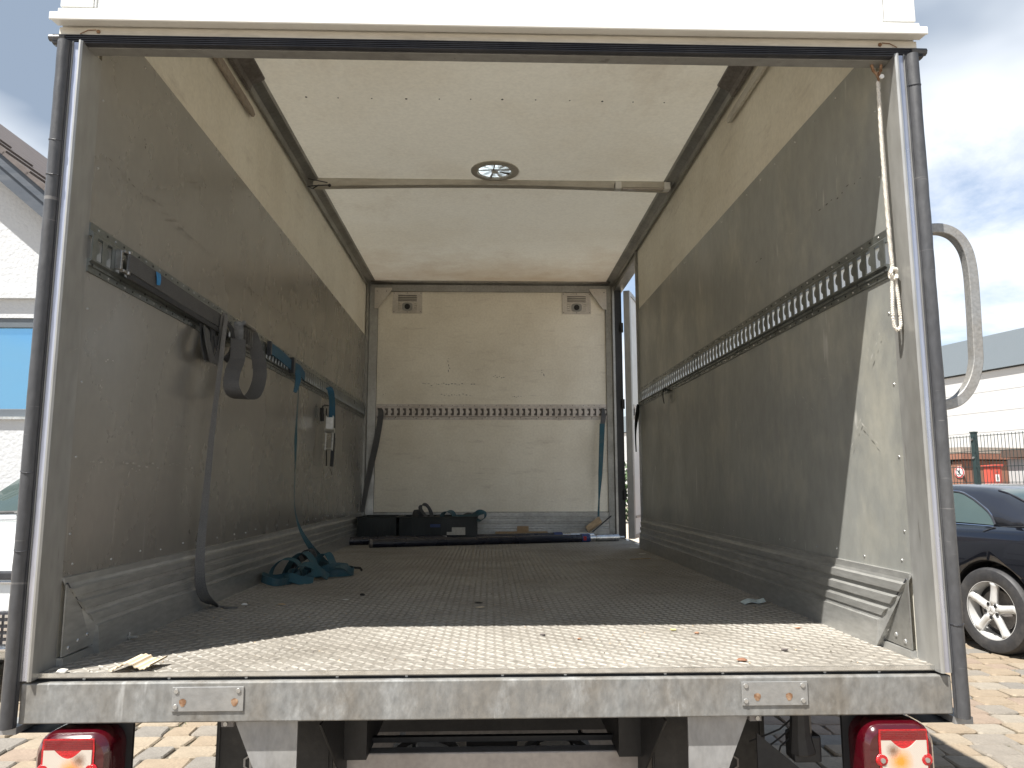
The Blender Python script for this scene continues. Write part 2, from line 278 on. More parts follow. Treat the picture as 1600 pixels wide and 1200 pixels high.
M['clear'] = mat('clear_plastic', (.55, .65, .66), .12, .2, fine=.1, bump=.1)
M['lamp_red'] = mat('red_lens', (.16, .002, .006), .08, 0, fine=.08, bump=.04, bump_scale=200, coat=1, spec=.8)
M['lamp_bright'] = mat('bright_red_reflector', (.40, .004, .008), .15, 0, fine=.2, fine_scale=220, bump=.3, bump_scale=260, coat=.8)
M['lamp_clear'] = mat('clear_lens', (.55, .50, .45), .15, .1, fine=.12, fine_scale=260, bump=.4, bump_scale=300, coat=.8)
M['lamp_dark'] = mat('dark_red_housing', (.045, .001, .004), .1, 0, fine=.1, bump=0, coat=1)
M['amber'] = mat('amber_bulb', (.75, .26, .04), .3, 0, fine=.2, fine_scale=200, bump=.2, bump_scale=250, coat=.5)
M['smoke'] = mat('brown_bulb', (.20, .13, .10), .3, 0, fine=.2, fine_scale=200, bump=.2, bump_scale=250, coat=.5)
M['car_black'] = mat('dark_blue_car_paint', (.007, .008, .012), .12, .25, fine=.03, bump=0, coat=1, rough_var=.02)
M['soft_top'] = mat('car_roof_dark', (.016, .017, .021), .22, .2, fine=.05, bump=0, coat=.8, rough_var=.03)
M['car_white'] = mat('white_car_paint', (.6, .62, .62), .15, 0, fine=.02, bump=0, coat=1, rough_var=.02)
M['chrome'] = mat('chrome', (.75, .76, .78), .08, 1, fine=.02, bump=0, rough_var=.02)
M['glass'] = mat('green_car_glass', (.05, .072, .068), .04, .1, fine=.08, fine_scale=3, bump=0, spec=1, rough_var=.01)
M['house_glass'] = mat('window_glass', (.20, .42, .60), .02, .85, fine=.02, bump=0, spec=1, rough_var=.01)
M['stucco'] = mat('white_stucco', (.47, .48, .49), .85, 0, dirt=(.46, .47, .485), dirt_scale=3, dirt_amt=.4, fine=.03, bump=.9, bump_scale=22)
M['frame_grey'] = mat('window_frame_grey', (.10, .115, .13), .4, 0, fine=.05, bump=0)
M['fascia'] = mat('dark_fascia_board', (.055, .065, .08), .5, 0, dirt=(.10, .11, .125), dirt_scale=5, dirt_amt=.5, fine=.15, bump=.1, stretch=(.3, 1, 3))
M['tile'] = mat('roof_tile_brown', (.085, .07, .065), .75, 0, dirt=(.13, .11, .1), dirt_scale=8, dirt_amt=.5, fine=.15, bump=.2)
M['hall'] = mat('white_hall_panel', (.46, .46, .457), .6, 0, dirt=(.46, .46, .45), dirt_scale=1.2, dirt_lo=.5, dirt_hi=.8, dirt_amt=.5, fine=.03, bump=.03, stretch=(1, 1, .4))
M['hall_fascia'] = mat('blue_grey_fascia', (.17, .20, .225), .5, .1, fine=.04, bump=.02)
M['fence'] = mat('green_fence_steel', (.03, .05, .05), .45, .2, fine=.1, bump=0)
M['shed'] = mat('red_brown_boards', (.28, .13, .085), .75, 0, dirt=(.2, .1, .07), dirt_scale=4, dirt_amt=.5, fine=.1, bump=.1)
M['gravel_roof'] = mat('gravel_roof', (.36, .31, .26), .9, 0, dirt=(.2, .17, .14), dirt_scale=30, dirt_amt=.7, fine=.2, bump=.4, bump_scale=50)
M['beam_dark'] = mat('dark_brown_board', (.10, .07, .055), .7, 0, fine=.2, bump=.1)
M['cabinet'] = mat('orange_red_cabinet', (.55, .09, .06), .45, 0, fine=.05, bump=0)
M['sign_white'] = mat('sign_white', (.75, .75, .73), .5, 0, fine=.02, bump=0)
M['sign_red'] = mat('sign_red', (.6, .03, .03), .5, 0, fine=.02, bump=0)
M['sign_black'] = mat('sign_black', (.02, .02, .02), .5, 0, fine=.02, bump=0)
M['hedge'] = mat('leaf_green', (.05, .09, .03), .7, 0, dirt=(.03, .05, .02), dirt_scale=20, dirt_amt=.6, fine=.3, bump=0)
M['grass'] = mat('joint_grass', (.10, .13, .04), .8, 0, fine=.3, bump=0)
M['joint'] = mat('joint_sand', (.10, .085, .065), .9, 0, dirt=(.05, .055, .03), dirt_scale=3, dirt_lo=.45, dirt_hi=.65, dirt_amt=.8, fine=.3, fine_scale=90, bump=.3)
PAV = [mat('paver_sand_%s' % n, c, .8, 0, dirt=tuple(a*.72 for a in c), dirt_scale=9, dirt_lo=.42, dirt_hi=.7, dirt_amt=.6, fine=.13, fine_scale=70, bump=.35, bump_scale=60)
       for n, c in (('tan', (.235, .185, .13)), ('rose', (.225, .172, .13)), ('buff', (.25, .205, .15)), ('grey', (.17, .155, .135)), ('light', (.24, .21, .168)), ('ash', (.195, .172, .143)))]
# translucent glass-fibre skin showing through the rail slots
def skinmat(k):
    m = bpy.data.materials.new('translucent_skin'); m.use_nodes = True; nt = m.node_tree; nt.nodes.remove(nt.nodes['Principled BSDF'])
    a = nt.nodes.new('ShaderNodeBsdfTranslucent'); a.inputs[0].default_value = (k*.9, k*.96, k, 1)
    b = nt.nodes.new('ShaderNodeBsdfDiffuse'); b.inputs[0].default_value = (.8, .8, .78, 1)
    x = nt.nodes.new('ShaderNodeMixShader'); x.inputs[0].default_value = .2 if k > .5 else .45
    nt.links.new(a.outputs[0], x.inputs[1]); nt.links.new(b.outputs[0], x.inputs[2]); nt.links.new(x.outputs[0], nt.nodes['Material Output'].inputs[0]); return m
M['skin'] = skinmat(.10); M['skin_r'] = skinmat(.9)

# ------------------------------------------------------------------ ground
GZ = -0.85
g = MB(); g.add([(-150, -60, GZ-.05), (150, -60, GZ-.05), (150, 250, GZ-.05), (-150, 250, GZ-.05)], [(0, 1, 2, 3)])
ground = g.build('ground', mat('far_ground', (.42, .36, .29), .9, 0, dirt=(.2, .19, .15), dirt_scale=.4, fine=.15, bump=.2)); tag(ground, kind='structure')
g = MB(); g.box(-9, 9, -4, 14, GZ-.045, GZ-.016)
yard = g.build('paved_yard', M['joint']); tag(yard, kind='structure')

def paver_shape(w_, d_, rnd):
    # irregular tumbled block, w x d, top at 0
    j = lambda a: rnd.uniform(-a, a)
    hw, hd = w_/2, d_/2; c = []
    q = .013
    for px_, py_ in ((-hw+q, -hd), (hw-q, -hd), (hw, -hd+q), (hw, hd-q), (hw-q, hd), (-hw+q, hd), (-hw, hd-q), (-hw, -hd+q)):
        c.append((px_+j(.008), py_+j(.007)))
    n = len(c); v = [(x, y, -.04) for x, y in c]+[(x, y, -.008) for x, y in c]+[(x*.93, y*.92, 0) for x, y in c]
    f = [(i, (i+1) % n, (i+1) % n+n, i+n) for i in range(n)]+[(i+n, (i+1) % n+n, (i+1) % n+2*n, i+2*n) for i in range(n)]+[tuple(range(2*n, 3*n))]
    return v, f
rnd = random.Random(3)
pav_meshes = {}
for wi, ww in enumerate((.135, .165, .195, .225)):
    for mi in range(6):
        for k in range(2):
            v, f = paver_shape(ww, .152, rnd); b = MB(); b.add(v, f); pav_meshes[(wi, mi, k)] = (b.mesh('paver', PAV[mi]), v, f)
cells = []
yy = -3.6; row = 0
while yy < 13.5:
    xx = -8.6+rnd.uniform(0, .15)
    while xx < 8.6:
        wi = rnd.choice((0, 1, 1, 2, 2, 3)); ww = (.135, .165, .195, .225)[wi]
        bow = .02*math.sin(xx*1.3+row*.2)
        cells.append((xx+ww/2, yy+bow+.03*math.sin(xx*.5), wi, rnd.choice((0, 0, 1, 2, 2, 3, 4, 5)), rnd.randint(0, 1), rnd.uniform(-.04, .04), rnd.uniform(-.006, .003)))
        xx += ww+.010
    yy += .163; row += 1
def pix(p):
    d = Vector(p)-Vector((CX, CY, CZ)); ww = d.dot(fw)
    return (800+FPX*d.dot(RV)/ww, 600-FPX*d.dot(UV)/ww, ww) if ww > .1 else (-999, -999, -1)
def visible(c):
    u, v, d = pix((c[0], c[1], GZ))
    if d < 0 or not (-20 < u < 1620 and v < 1225): return False
    if 1480 < u and v > 985: return True
    if u < 380 and v > 1110: return True
    if 1170 < u and v > 1105: return True
    return False
vis = sorted([c for c in cells if visible(c)], key=lambda c: pix((c[0], c[1], GZ))[2])[:300]
vset = set(id(c) for c in vis)
for c in vis:
    share(pav_meshes[c[2:5]][0], 'paver', yard, (c[0], c[1], GZ+c[6]), (rnd.uniform(-.02, .02), rnd.uniform(-.02, .02), c[5]))
b = MB()
for c in cells:
    if id(c) in vset: continue
    _, v, f = pav_meshes[c[2:5]]; ca, sa = math.cos(c[5]), math.sin(c[5])
    b.add([(x*ca-y*sa+c[0], x*sa+y*ca+c[1], z+GZ+c[6]) for x, y, z in v], f, c[3])
b.build('pavers', PAV, yard, stuff=True)
b = MB()
for c in cells:
    if c[1] < 8 and abs(c[0]) < 6 and rnd.random() < .10 and mn.noise(Vector((c[0]*.8, c[1]*.8, 0))) > -.1:
        for k in range(rnd.randint(4, 12)):
            x = c[0]-.09+rnd.uniform(-.02, .02)+rnd.choice((0, rnd.uniform(-.08, .08))); y = c[1]+rnd.uniform(-.08, .08); a = rnd.uniform(0, 6.28); h = rnd.uniform(.01, .03)
            b.add([(x, y, GZ-.02), (x+.006*math.cos(a), y+.006*math.sin(a), GZ-.02), (x+.015*math.cos(a+1), y+.015*math.sin(a+1), GZ-.01+h)], [(0, 1, 2)])
o = b.build('joint_grass', M['grass']); tag(o, 'short green weeds growing in the paver joints', 'grass', kind='stuff')

# ------------------------------------------------------------------ the box truck
truck = empty('box_truck', (0, 0, 0), label='open box truck body with grey lined walls, ivory ceiling and tread plate floor', cat='truck')
W = 1.05; LEN = 4.45; H = 2.16; XO = 1.125; YD = 3.39    # YD: where the side door opening begins
ZR0, ZR1 = .975, 1.105

# floor
b = MB(); b.box(-W-.02, W+.02, 0.0, LEN, -.012, 0)
floor = b.build('cargo_floor', M['floor'], truck)
b = MB(); b.box(-W-.02, W+.02, .012, LEN+.05, -.10, -.0125); b.build('floor_core', M['dark'], floor)
b = MB(); b.box(-W+.0, W-.0, -.0035, .0, -.009, .0005); b.build('floor_edge', M['steel'], floor)
b = MB(); p = .0245
def bar(b, x, y, s, m=0):
    a = s*R_(42)+rnd.uniform(-.05, .05); ca, sa = math.cos(a), math.sin(a); hl, hw, h = .0155, .0036, .0021
    pts = [(-hl, 0, 0), (-hl*.45, -hw, 0), (hl*.45, -hw, 0), (hl, 0, 0), (hl*.45, hw, 0), (-hl*.45, hw, 0), (-hl*.5, 0, h), (hl*.5, 0, h)]
    b.add([(x+px*ca-py*sa, y+px*sa+py*ca, pz) for px, py, pz in pts], [(0, 1, 6), (1, 2, 7, 6), (2, 3, 7), (3, 4, 7), (4, 5, 6, 7), (5, 0, 6)], m)
ny = int(LEN/p); nx = int(2*W/p)
for j in range(ny):
    for i in range(nx+1):
        bar(b, -W+.012+i*p, .014+j*p, 1 if (i+j) % 2 else -1)
b.build('tread_pattern', M['tread'], floor, stuff=True)

# side walls: outer skin, ivory board, grey lining below, translucent strip behind the rail
def side(sgn, y1, zl, zl2, lin):
    x = sgn*W; nm = 'side_wall'
    bx = lambda b, d0, d1, ya, yb, za, zb, mi=0: b.box(*(sorted((x+sgn*d0, x+sgn*d1))), ya, yb, za, zb, mi)
    b = MB(); bx(b, .008, .020, .02, y1, -.1, ZR0+.03); bx(b, .008, .020, .02, y1, ZR1-.03, H+.06)
    wall = b.build(nm, M['ivory'], truck)
    b = MB(); bx(b, .0202, .023, .069, y1, -.1, ZR0+.025); bx(b, .0202, .023, .069, y1, ZR1-.025, H+.07); b.build('outer_skin', M['white'], wall)
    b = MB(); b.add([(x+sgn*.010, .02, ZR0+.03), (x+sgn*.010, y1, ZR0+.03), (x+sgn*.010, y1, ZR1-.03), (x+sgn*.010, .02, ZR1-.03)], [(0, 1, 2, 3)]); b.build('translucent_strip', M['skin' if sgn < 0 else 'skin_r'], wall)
    # lining board (top edge slightly out of level as in place)
    b = MB(); poly = [(.068, .195), (y1, .195), (y1, zl2), (.068, zl)]
    lo, hi = sorted((x, x+sgn*.0075)); b.prism(poly, lo, hi, 'x')
    # leave the rail band open
    wl = MB()
    wl.prism([(.068, .195), (y1, .195), (y1, ZR0+.02), (.068, ZR0+.02)], lo, hi, 'x'); lower = wl.build('lining_panel', lin, wall)
    wl = MB(); wl.prism([(.068, ZR1-.02), (y1, ZR1-.02), (y1, zl2), (.068, zl)], lo, hi, 'x'); wl.build('lining_panel', lin, wall)
    # kick rail profile: distance inward d, height z
    prof = [(-.008, -.0), (-.030, 0), (-.030, .072), (-.024, .074), (-.022, .084), (-.026, .086), (-.026, .104), (-.018, .108), (-.016, .118), (-.022, .121),
            (-.022, .141), (-.013, .145), (-.012, .155), (-.018, .158), (-.018, .178), (-.009, .182), (-.007, .190), (-.007, .206), (.004, .207), (.004, 0)]
    pr = [(x+sgn*d, z) for d, z in prof]
    def mit(z): return .212 if z < .06 else (.212-(z-.06)*1.10 if z < .19 else .069)
    n_ = len(pr); b = MB(); b.add([(px_, mit(z), z) for px_, z in pr]+[(px_, y1, z) for px_, z in pr], [(i, (i+1) % n_, (i+1) % n_+n_, i+n_) for i in range(n_)]+[tuple(range(n_)), tuple(range(2*n_-1, n_-1, -1))])
    b.build('kick_rail', M['kick'], wall)
    b = MB(); b.box(*sorted((x-sgn*.0001, x-sgn*.016)), .069, .211, 0, .018); b.build('base_strip', M['kick'], wall)
    # load rail
    rail(wall, lambda d, y, z: (x-sgn*d, y, z), .068, y1, M['rail'], near=-1, open_back=True)
    # rivets
    b = MB(); inn = (-sgn, 0, 0)
    for k in range(15): b.disc((x, .088, .30+k*.095+(.0 if k % 2 else .01)), inn, .0035, .0022, 7, dome=1) if not (ZR0-.02 < .3+k*.095 < ZR1+.03) and k % 2 == 0 else None
    y = .12
    while y < y1-.03:
        b.disc((x, y, zl-.03+(zl2-zl)*(y/y1)), inn, .0035, .0022, 7, dome=1)
        b.disc((x, y+.02*math.sin(y*31), .232+.004*math.sin(y*17)), inn, .0036, .0022, 7, dome=1)
        y += .165+.02*math.sin(y*13)
    b.build('rivets', M['rivet'], wall, stuff=True)
    return wall
def rail(parent, T, y0, y1, m, near=-1, open_back=False, dense=True, name='load_rail'):
    """T maps (distance off the wall, along, z) to the world."""
    r = MB()
    def bx(d0, d1, a, c, z0, z1, mi=0):
        v = [T(d, y, z) for z in (z0, z1) for y in (a, c) for d in (d0, d1)]
        r.add(v, [(0, 2, 3, 1), (4, 5, 7, 6), (0, 1, 5, 4), (1, 3, 7, 5), (3, 2, 6, 7), (2, 0, 4, 6)], mi)
    def ext(pr, a, c):
        n = len(pr); v = [T(d, a, z) for d, z in pr]+[T(d, c, z) for d, z in pr]
        r.add(v, [(i, (i+1) % n, (i+1) % n+n, i+n) for i in range(n)]+[tuple(range(n)), tuple(range(2*n-1, n-1, -1))])
    A = ZR0; Bz = ZR1
    ext([(.0, Bz), (.004, Bz), (.004, Bz-.020), (.0125, Bz-.027), (.0125, Bz-.035), (.0, Bz-.035)], y0, y1)       # top flange and shoulder
    ext([(.0, A+.035), (.0125, A+.035), (.0125, A+.030), (.006, A+.025), (.0085, A+.021), (.0085, A+.016), (.004, A+.014), (.004, A), (.0, A)], y0, y1)
    pit = .05; n = int((y1-y0)/pit); z0, z1 = A+.035, Bz-.035
    for k in range(n+1):
        ya = y0+k*pit; yb = min(ya+.024, y1)
        if ya > y1-.004: break
        bx(.0095, .0125, ya, yb, z0, z1)
        if yb+.012 < y1:                                    # bump on the near edge of the slot
            zc = (z0+z1)/2; pts = [(yb, zc-.015), (yb+.006, zc-.012), (yb+.0115, zc-.005), (yb+.0115, zc+.005), (yb+.006, zc+.012), (yb, zc+.015)]
            v = [T(.0095, y, z) for y, z in pts]+[T(.0125, y, z) for y, z in pts]; q = len(pts)
            r.add(v, [(i, (i+1) % q, (i+1) % q+q, i+q) for i in range(q)]+[tuple(range(q)), tuple(range(2*q-1, q-1, -1))])
    if not open_back: bx(.0005, .002, y0, y1, z0, z1, 1)
    o = r.build(name, [m, M['cavity']], parent)
    rv = MB(); y = y0+.04; k = 0
    nrm = Vector(T(1, 0, 0))-Vector(T(0, 0, 0))
    while y < y1-.02:
        rv.disc(T(.004, y, Bz-.010), nrm, .0032, .002, 7, k % 2, dome=1); rv.disc(T(.004, y+.02, A+.008), nrm, .0032, .002, 7, (k+1) % 2, dome=1)
        y += .046; k += 1
    y = y0+.012
    while y < y1:
        rv.disc(T(.0085, y, A+.0185), nrm, .004, .001, 7, 1); y += .15
    rv.build('rail_rivets', [M['rivet'], M['black_rivet']], o if parent is truck else parent, stuff=True)
    return o
wall_l = side(-1, LEN, 1.705, 1.672, M['lining_l'])
wall_r = side(1, YD, 1.635, 1.672, M['lining_r'])

# end edge of the right wall at the doorway
b = MB(); b.box(W-.012, W+.085, YD, YD+.018, -.1, H); b.build('door_jamb', M['alu'], truck, bevel=.002)
b = MB(); b.box(W-.002, W+.06, YD+.018, YD+.03, 0, H-.05); b.build('door_gasket', M['seal'], truck)

# front bulkhead
b = MB(); b.box(-W-.07, W+.07, LEN+.008, LEN+.06, -.1, H+.06)
bulk = b.build('bulkhead', M['ivory'], truck)
b = MB(); b.box(-W+.09, W-.07, LEN, LEN+.0075, .21, 2.075); b.build('bulkhead_panel', M['ivory'], bulk)
prof = [(-.0, 0), (-.024, 0), (-.024, .075), (-.017, .079), (-.015, .09), (-.02, .093), (-.02, .115), (-.012, .119), (-.012, .130), (-.017, .133), (-.017, .158), (-.009, .162), (-.009, .172), (-.012, .175), (-.012, .205), (-.0, .213)]
b = MB(); b.prism([(LEN+d, z) for d, z in prof], -W+.09, W-.07, 'x'); b.build('kick_rail', M['kick'], bulk)
rail(bulk, lambda d, y, z: (y, LEN-d, z), -W+.09, W-.07, M['rail_back'])
for s in (-1, 1):    # corner posts of the bulkhead
    x0, x1 = sorted((s*(W+.0), s*(W-(.088 if s < 0 else .068))))
    b = MB(); b.prism([(x0 if s < 0 else x1, LEN+.02), (x0 if s < 0 else x1, LEN-.075), ((x0 if s < 0 else x1)-s*.018, LEN-.075), ((x0 if s < 0 else x1)-s*.022, LEN-.028), (x1 if s < 0 else x0, LEN-.018), (x1 if s < 0 else x0, LEN+.02)], 0, H-.02, 'z')
    b.build('corner_post', M['alu'], truck)
b = MB(); b.prism([(LEN+.02, H), (LEN-.05, H), (LEN-.05, H-.016), (LEN-.022, H-.03), (LEN-.016, H-.085), (LEN+.02, H-.085)], -W+.02, W-.02, 'x'); b.build('top_rail', M['alu'], truck)
for s in (-1, 1):    # gusset plates in the upper corners
    xa = s*(W-.06)
    b = MB(); b.prism([(xa, H-.06), (xa-s*.145, H-.06), (xa-s*.145, H-.075), (xa-s*.03, H-.24), (xa, H-.24)], LEN-.034, LEN-.026, 'y'); gp = b.build('gusset_plate', M['grille'], truck)
    b = MB()
    for t in ((.02, .03), (.1, .03), (.02, .14)): b.disc((xa-s*t[0], LEN-.034, H-.06-t[1]), (0, -1, 0), .005, .003, 8, dome=1)
    b.build('rivets', M['rivet'], gp, stuff=True)
    b = MB(); b.prism([(s*(W-.03), LEN-.06), (s*(W-.22), LEN-.06), (s*(W-.03), LEN-.12)], H-.022, H-.018, 'z'); b.build('gusset_plate', M['cavity'], truck)

# ventilation grilles
for x0, x1, z0, z1 in ((-.84, -.588, 1.886, 2.072), (.611, .86, 1.886, 2.072)):
    v = MB(); v.box(x0, x1, LEN-.006, LEN-.0005, z0, z1); vg = v.build('vent_grille', M['grille'], truck, bevel=.0015)
    b = MB(); xm = (x0+x1)/2
    for k in range(4):
        zz = z1-.022-k*.015; l = MB(); l.prism([(LEN-.006, zz), (LEN-.015, zz-.004), (LEN-.013, zz-.009), (LEN-.006, zz-.007)], xm-.08, xm+.08, 'x'); l.build('louvre', M['header'], vg)
        l = MB(); l.box(xm-.08, xm+.08, LEN-.0068, LEN-.0062, zz-.014, zz-.0095); l.build('slit', M['dark'], vg)
    for s in (-1, 1):
        for k in range(4):
            zz = z0+.03+k*.019; l = MB(); l.prism([(LEN-.006, zz+.005), (LEN-.013, zz), (LEN-.006, zz-.004)], xm+s*.07-.011, xm+s*.07+.011, 'x'); l.build('louvre', M['header'], vg)
    kn = MB(); pts = []
    for k in range(20):
        a = 2*math.pi*k/20; ca, sa = math.cos(a), math.sin(a); pts.append((xm+.045*math.copysign(abs(ca)**.6, ca), z0+.056+.036*math.copysign(abs(sa)**.6, sa)))
    kn.prism(pts, LEN-.012, LEN-.0062, 'y'); ko = kn.build('knob', M['alu'], vg)
    kn = MB(); kn.disc((xm, LEN-.012, z0+.056), (0, -1, 0), .024, .004, 14); kn.box(xm-.004, xm+.012, LEN-.021, LEN-.016, z0+.040, z0+.075); kn.build('latch', M['dark'], vg)
    b.disc((xm, LEN-.006, z1-.01), (0, -1, 0), .004, .002, 7); b.disc((xm, LEN-.006, z0+.01), (0, -1, 0), .004, .002, 7)
    for sx in (x0+.012, x1-.012):
        for sz in (z0+.012, z1-.012): b.disc((sx, LEN-.006, sz), (0, -1, 0), .004, .002, 7)
    b.build('rivets', M['cavity'], vg, stuff=True)

# ceiling
X0, X1, Y0, Y1 = -W-.02, W+.02, .03, LEN+.06; hx, hy = .014, 2.13      # one thin glass-fibre sheet with the ventilator hole
angs = sorted([2*math.pi*k/32-math.pi for k in range(32)]+[math.atan2(cy_-hy, cx_-hx) for cx_ in (X0, X1) for cy_ in (Y0, Y1)])
inn_, out_ = [], []
for a_ in angs:
    ca, sa = math.cos(a_), math.sin(a_); t_ = min(((X1 if ca > 0 else X0)-hx)/ca if abs(ca) > 1e-6 else 1e9, ((Y1 if sa > 0 else Y0)-hy)/sa if abs(sa) > 1e-6 else 1e9)
    inn_.append((hx+.09*ca, hy+.09*sa, H)); out_.append((hx+t_*ca, hy+t_*sa, H))
n_ = len(angs); b = MB(); b.add(inn_+out_, [(k, (k+1) % n_, (k+1) % n_+n_, k+n_) for k in range(n_)]); ceil = b.build('ceiling', M['ceiling'], truck)
b = MB(); b.tube([(.014, 2.13, H+.002), (.014, 2.13, H+.05), (.014, 2.13, H+.075)], [.12, .12, .06], 24); b.build('roof_cap', M['skin_r'], ceil)
b = MB()
for k in range(12): b.disc((-.84+k*.148+.006*math.sin(k*5), 1.36+.004*math.sin(k*7), H), (0, 0, -1), .0035 if k % 3 else .0055, .0012, 8)
b.build('ceiling_plugs', M['dot'], ceil, stuff=True)
b = MB(); b.box(-W+.06, W-.06, 1.372, 1.374, H-.0012, H-.0004); b.build('ceiling_seam', M['dot'], ceil) if False else None
for s in (-1, 1):    # cant rails
    pr = [(s*W, H-.052), (s*(W-.012), H-.052), (s*(W-.018), H-.030), (s*(W-.034), H-.022), (s*(W-.058), H-.014), (s*(W-.064), H), (s*W, H)]
    b = MB(); b.prism(pr, .04, LEN-.03, 'y'); b.build('cant_rail', M['alu'], truck)
    pr = [(s*W, H-.058), (s*(W-.016), H-.058), (s*(W-.022), H-.036), (s*(W-.040), H-.026), (s*(W-.072), H-.012), (s*(W-.074), H-.004), (s*W, H-.004)]
    b = MB(); b.prism(pr, .04, 1.20, 'y'); b.build('cant_cover', M['under'], truck)
    # old runner strips glued below it
    b = MB(); x0, x1 = sorted((s*(W-.0005), s*(W-.012)))
    b.prism([(.05, 2.02), (1.22, 2.012), (1.27, 2.016), (1.285, 2.035), (1.25, 2.047), (.05, 2.062)], x0, x1, 'x'); b.build('runner_strip', M['gravel_roof'] if s < 0 else M['header'], truck, label=None)
# roof bow
b = MB(); pts = []
for k in range(25):
    x = -W+.035+k*(2*W-.07)/24; pts.append((x, H-.052+.022*math.cos(x/W*1.5)))
for k in range(24):
    (xa, za), (xb, zb) = pts[k], pts[k+1]
    b.add([(xa, 2.26, za), (xb, 2.26, zb), (xb, 2.30, zb-.003), (xa, 2.30, za-.003), (xa, 2.255, H-.001), (xb, 2.255, H-.001), (xb, 2.31, H-.001), (xa, 2.31, H-.001)],
          [(0, 3, 2, 1), (0, 1, 5, 4), (3, 7, 6, 2), (0, 4, 7, 3), (1, 2, 6, 5)])
b.build('roof_bow', M['header'], truck)
b = MB(); b.tube([(-.98, 2.25, H-.045), (-1.02, 2.27, H-.06), (-1.03, 2.2, H-.075), (-.99, 2.2, H-.07), (-.94, 2.24, H-.05), (-.92, 2.25, H-.045)], .0035, 6); b.tube([(-1.03, 2.2, H-.03), (-.93, 2.24, H-.035)], .003, 6)
b.disc((-.92, 2.25, H-.045), (0, -1, -1), .009, .008, 8); b.build('loose_cable', M['seal'], truck)
# strip light on the bow
b = MB(); b.box(.70, 1.015, 2.215, 2.255, H-.055, H-.022); sl = b.build('strip_light', M['header'], truck, bevel=.004)
b = MB(); b.box(.74, .975, 2.2185, 2.2515, H-.062, H-.0552); b.build('lens', M['lamp_clear'], sl, bevel=.003)
for xx in (.70, .98):
    b = MB(); b.box(xx, xx+.035, 2.212, 2.258, H-.063, H-.0205); b.build('end_cap', M['sign_white'], sl, bevel=.003)
# round roof ventilator
rvx, rvy = .014, 2.13
b = MB(); n = 40
ring = [(.132, H-.0005), (.132, H-.006), (.120, H-.010), (.098, H-.012), (.092, H-.006), (.092, H-.0005)]
vs_ = [(rvx+r*math.cos(2*math.pi*k/n), rvy+r*math.sin(2*math.pi*k/n), z) for r, z in ring for k in range(n)]
b.add(vs_, [(i*n+k, i*n+(k+1) % n, (i+1)*n+(k+1) % n, (i+1)*n+k) for i in range(len(ring)-1) for k in range(n)])
rvent = b.build('roof_ventilator', M['header'], truck, smooth=True)
for k in range(9):
    a = 2*math.pi*k/9; ca, sa = math.cos(a), math.sin(a); ta = Vector((-sa, ca, 0)); ra = Vector((ca, sa, 0)); c = Vector((rvx, rvy, H+.015))
    b = MB(); b.add([c+ra*.018, c+ra*.088-ta*.004+Vector((0, 0, .012)), c+ra*.084+ta*.050-Vector((0, 0, .022)), c+ra*.030+ta*.022-Vector((0, 0, .018))], [(0, 1, 2, 3)]); b.build('fan_blade', M['sign_white'] if k % 3 else M['chrome'], rvent)
b = MB(); b.tube([(rvx, rvy, H+.03), (rvx, rvy, H-.01)], .020, 12); b.build('fan_hub', M['sign_white'], rvent)
b = MB(); b.tube([(rvx-.09, rvy-.02, H-.008), (rvx+.09, rvy-.03, H-.008)], .003, 6); b.tube([(rvx-.02, rvy+.088, H-.006), (rvx+.0, rvy-.09, H-.006)], .003, 6); b.build('guard_wire', M['under'], rvent)

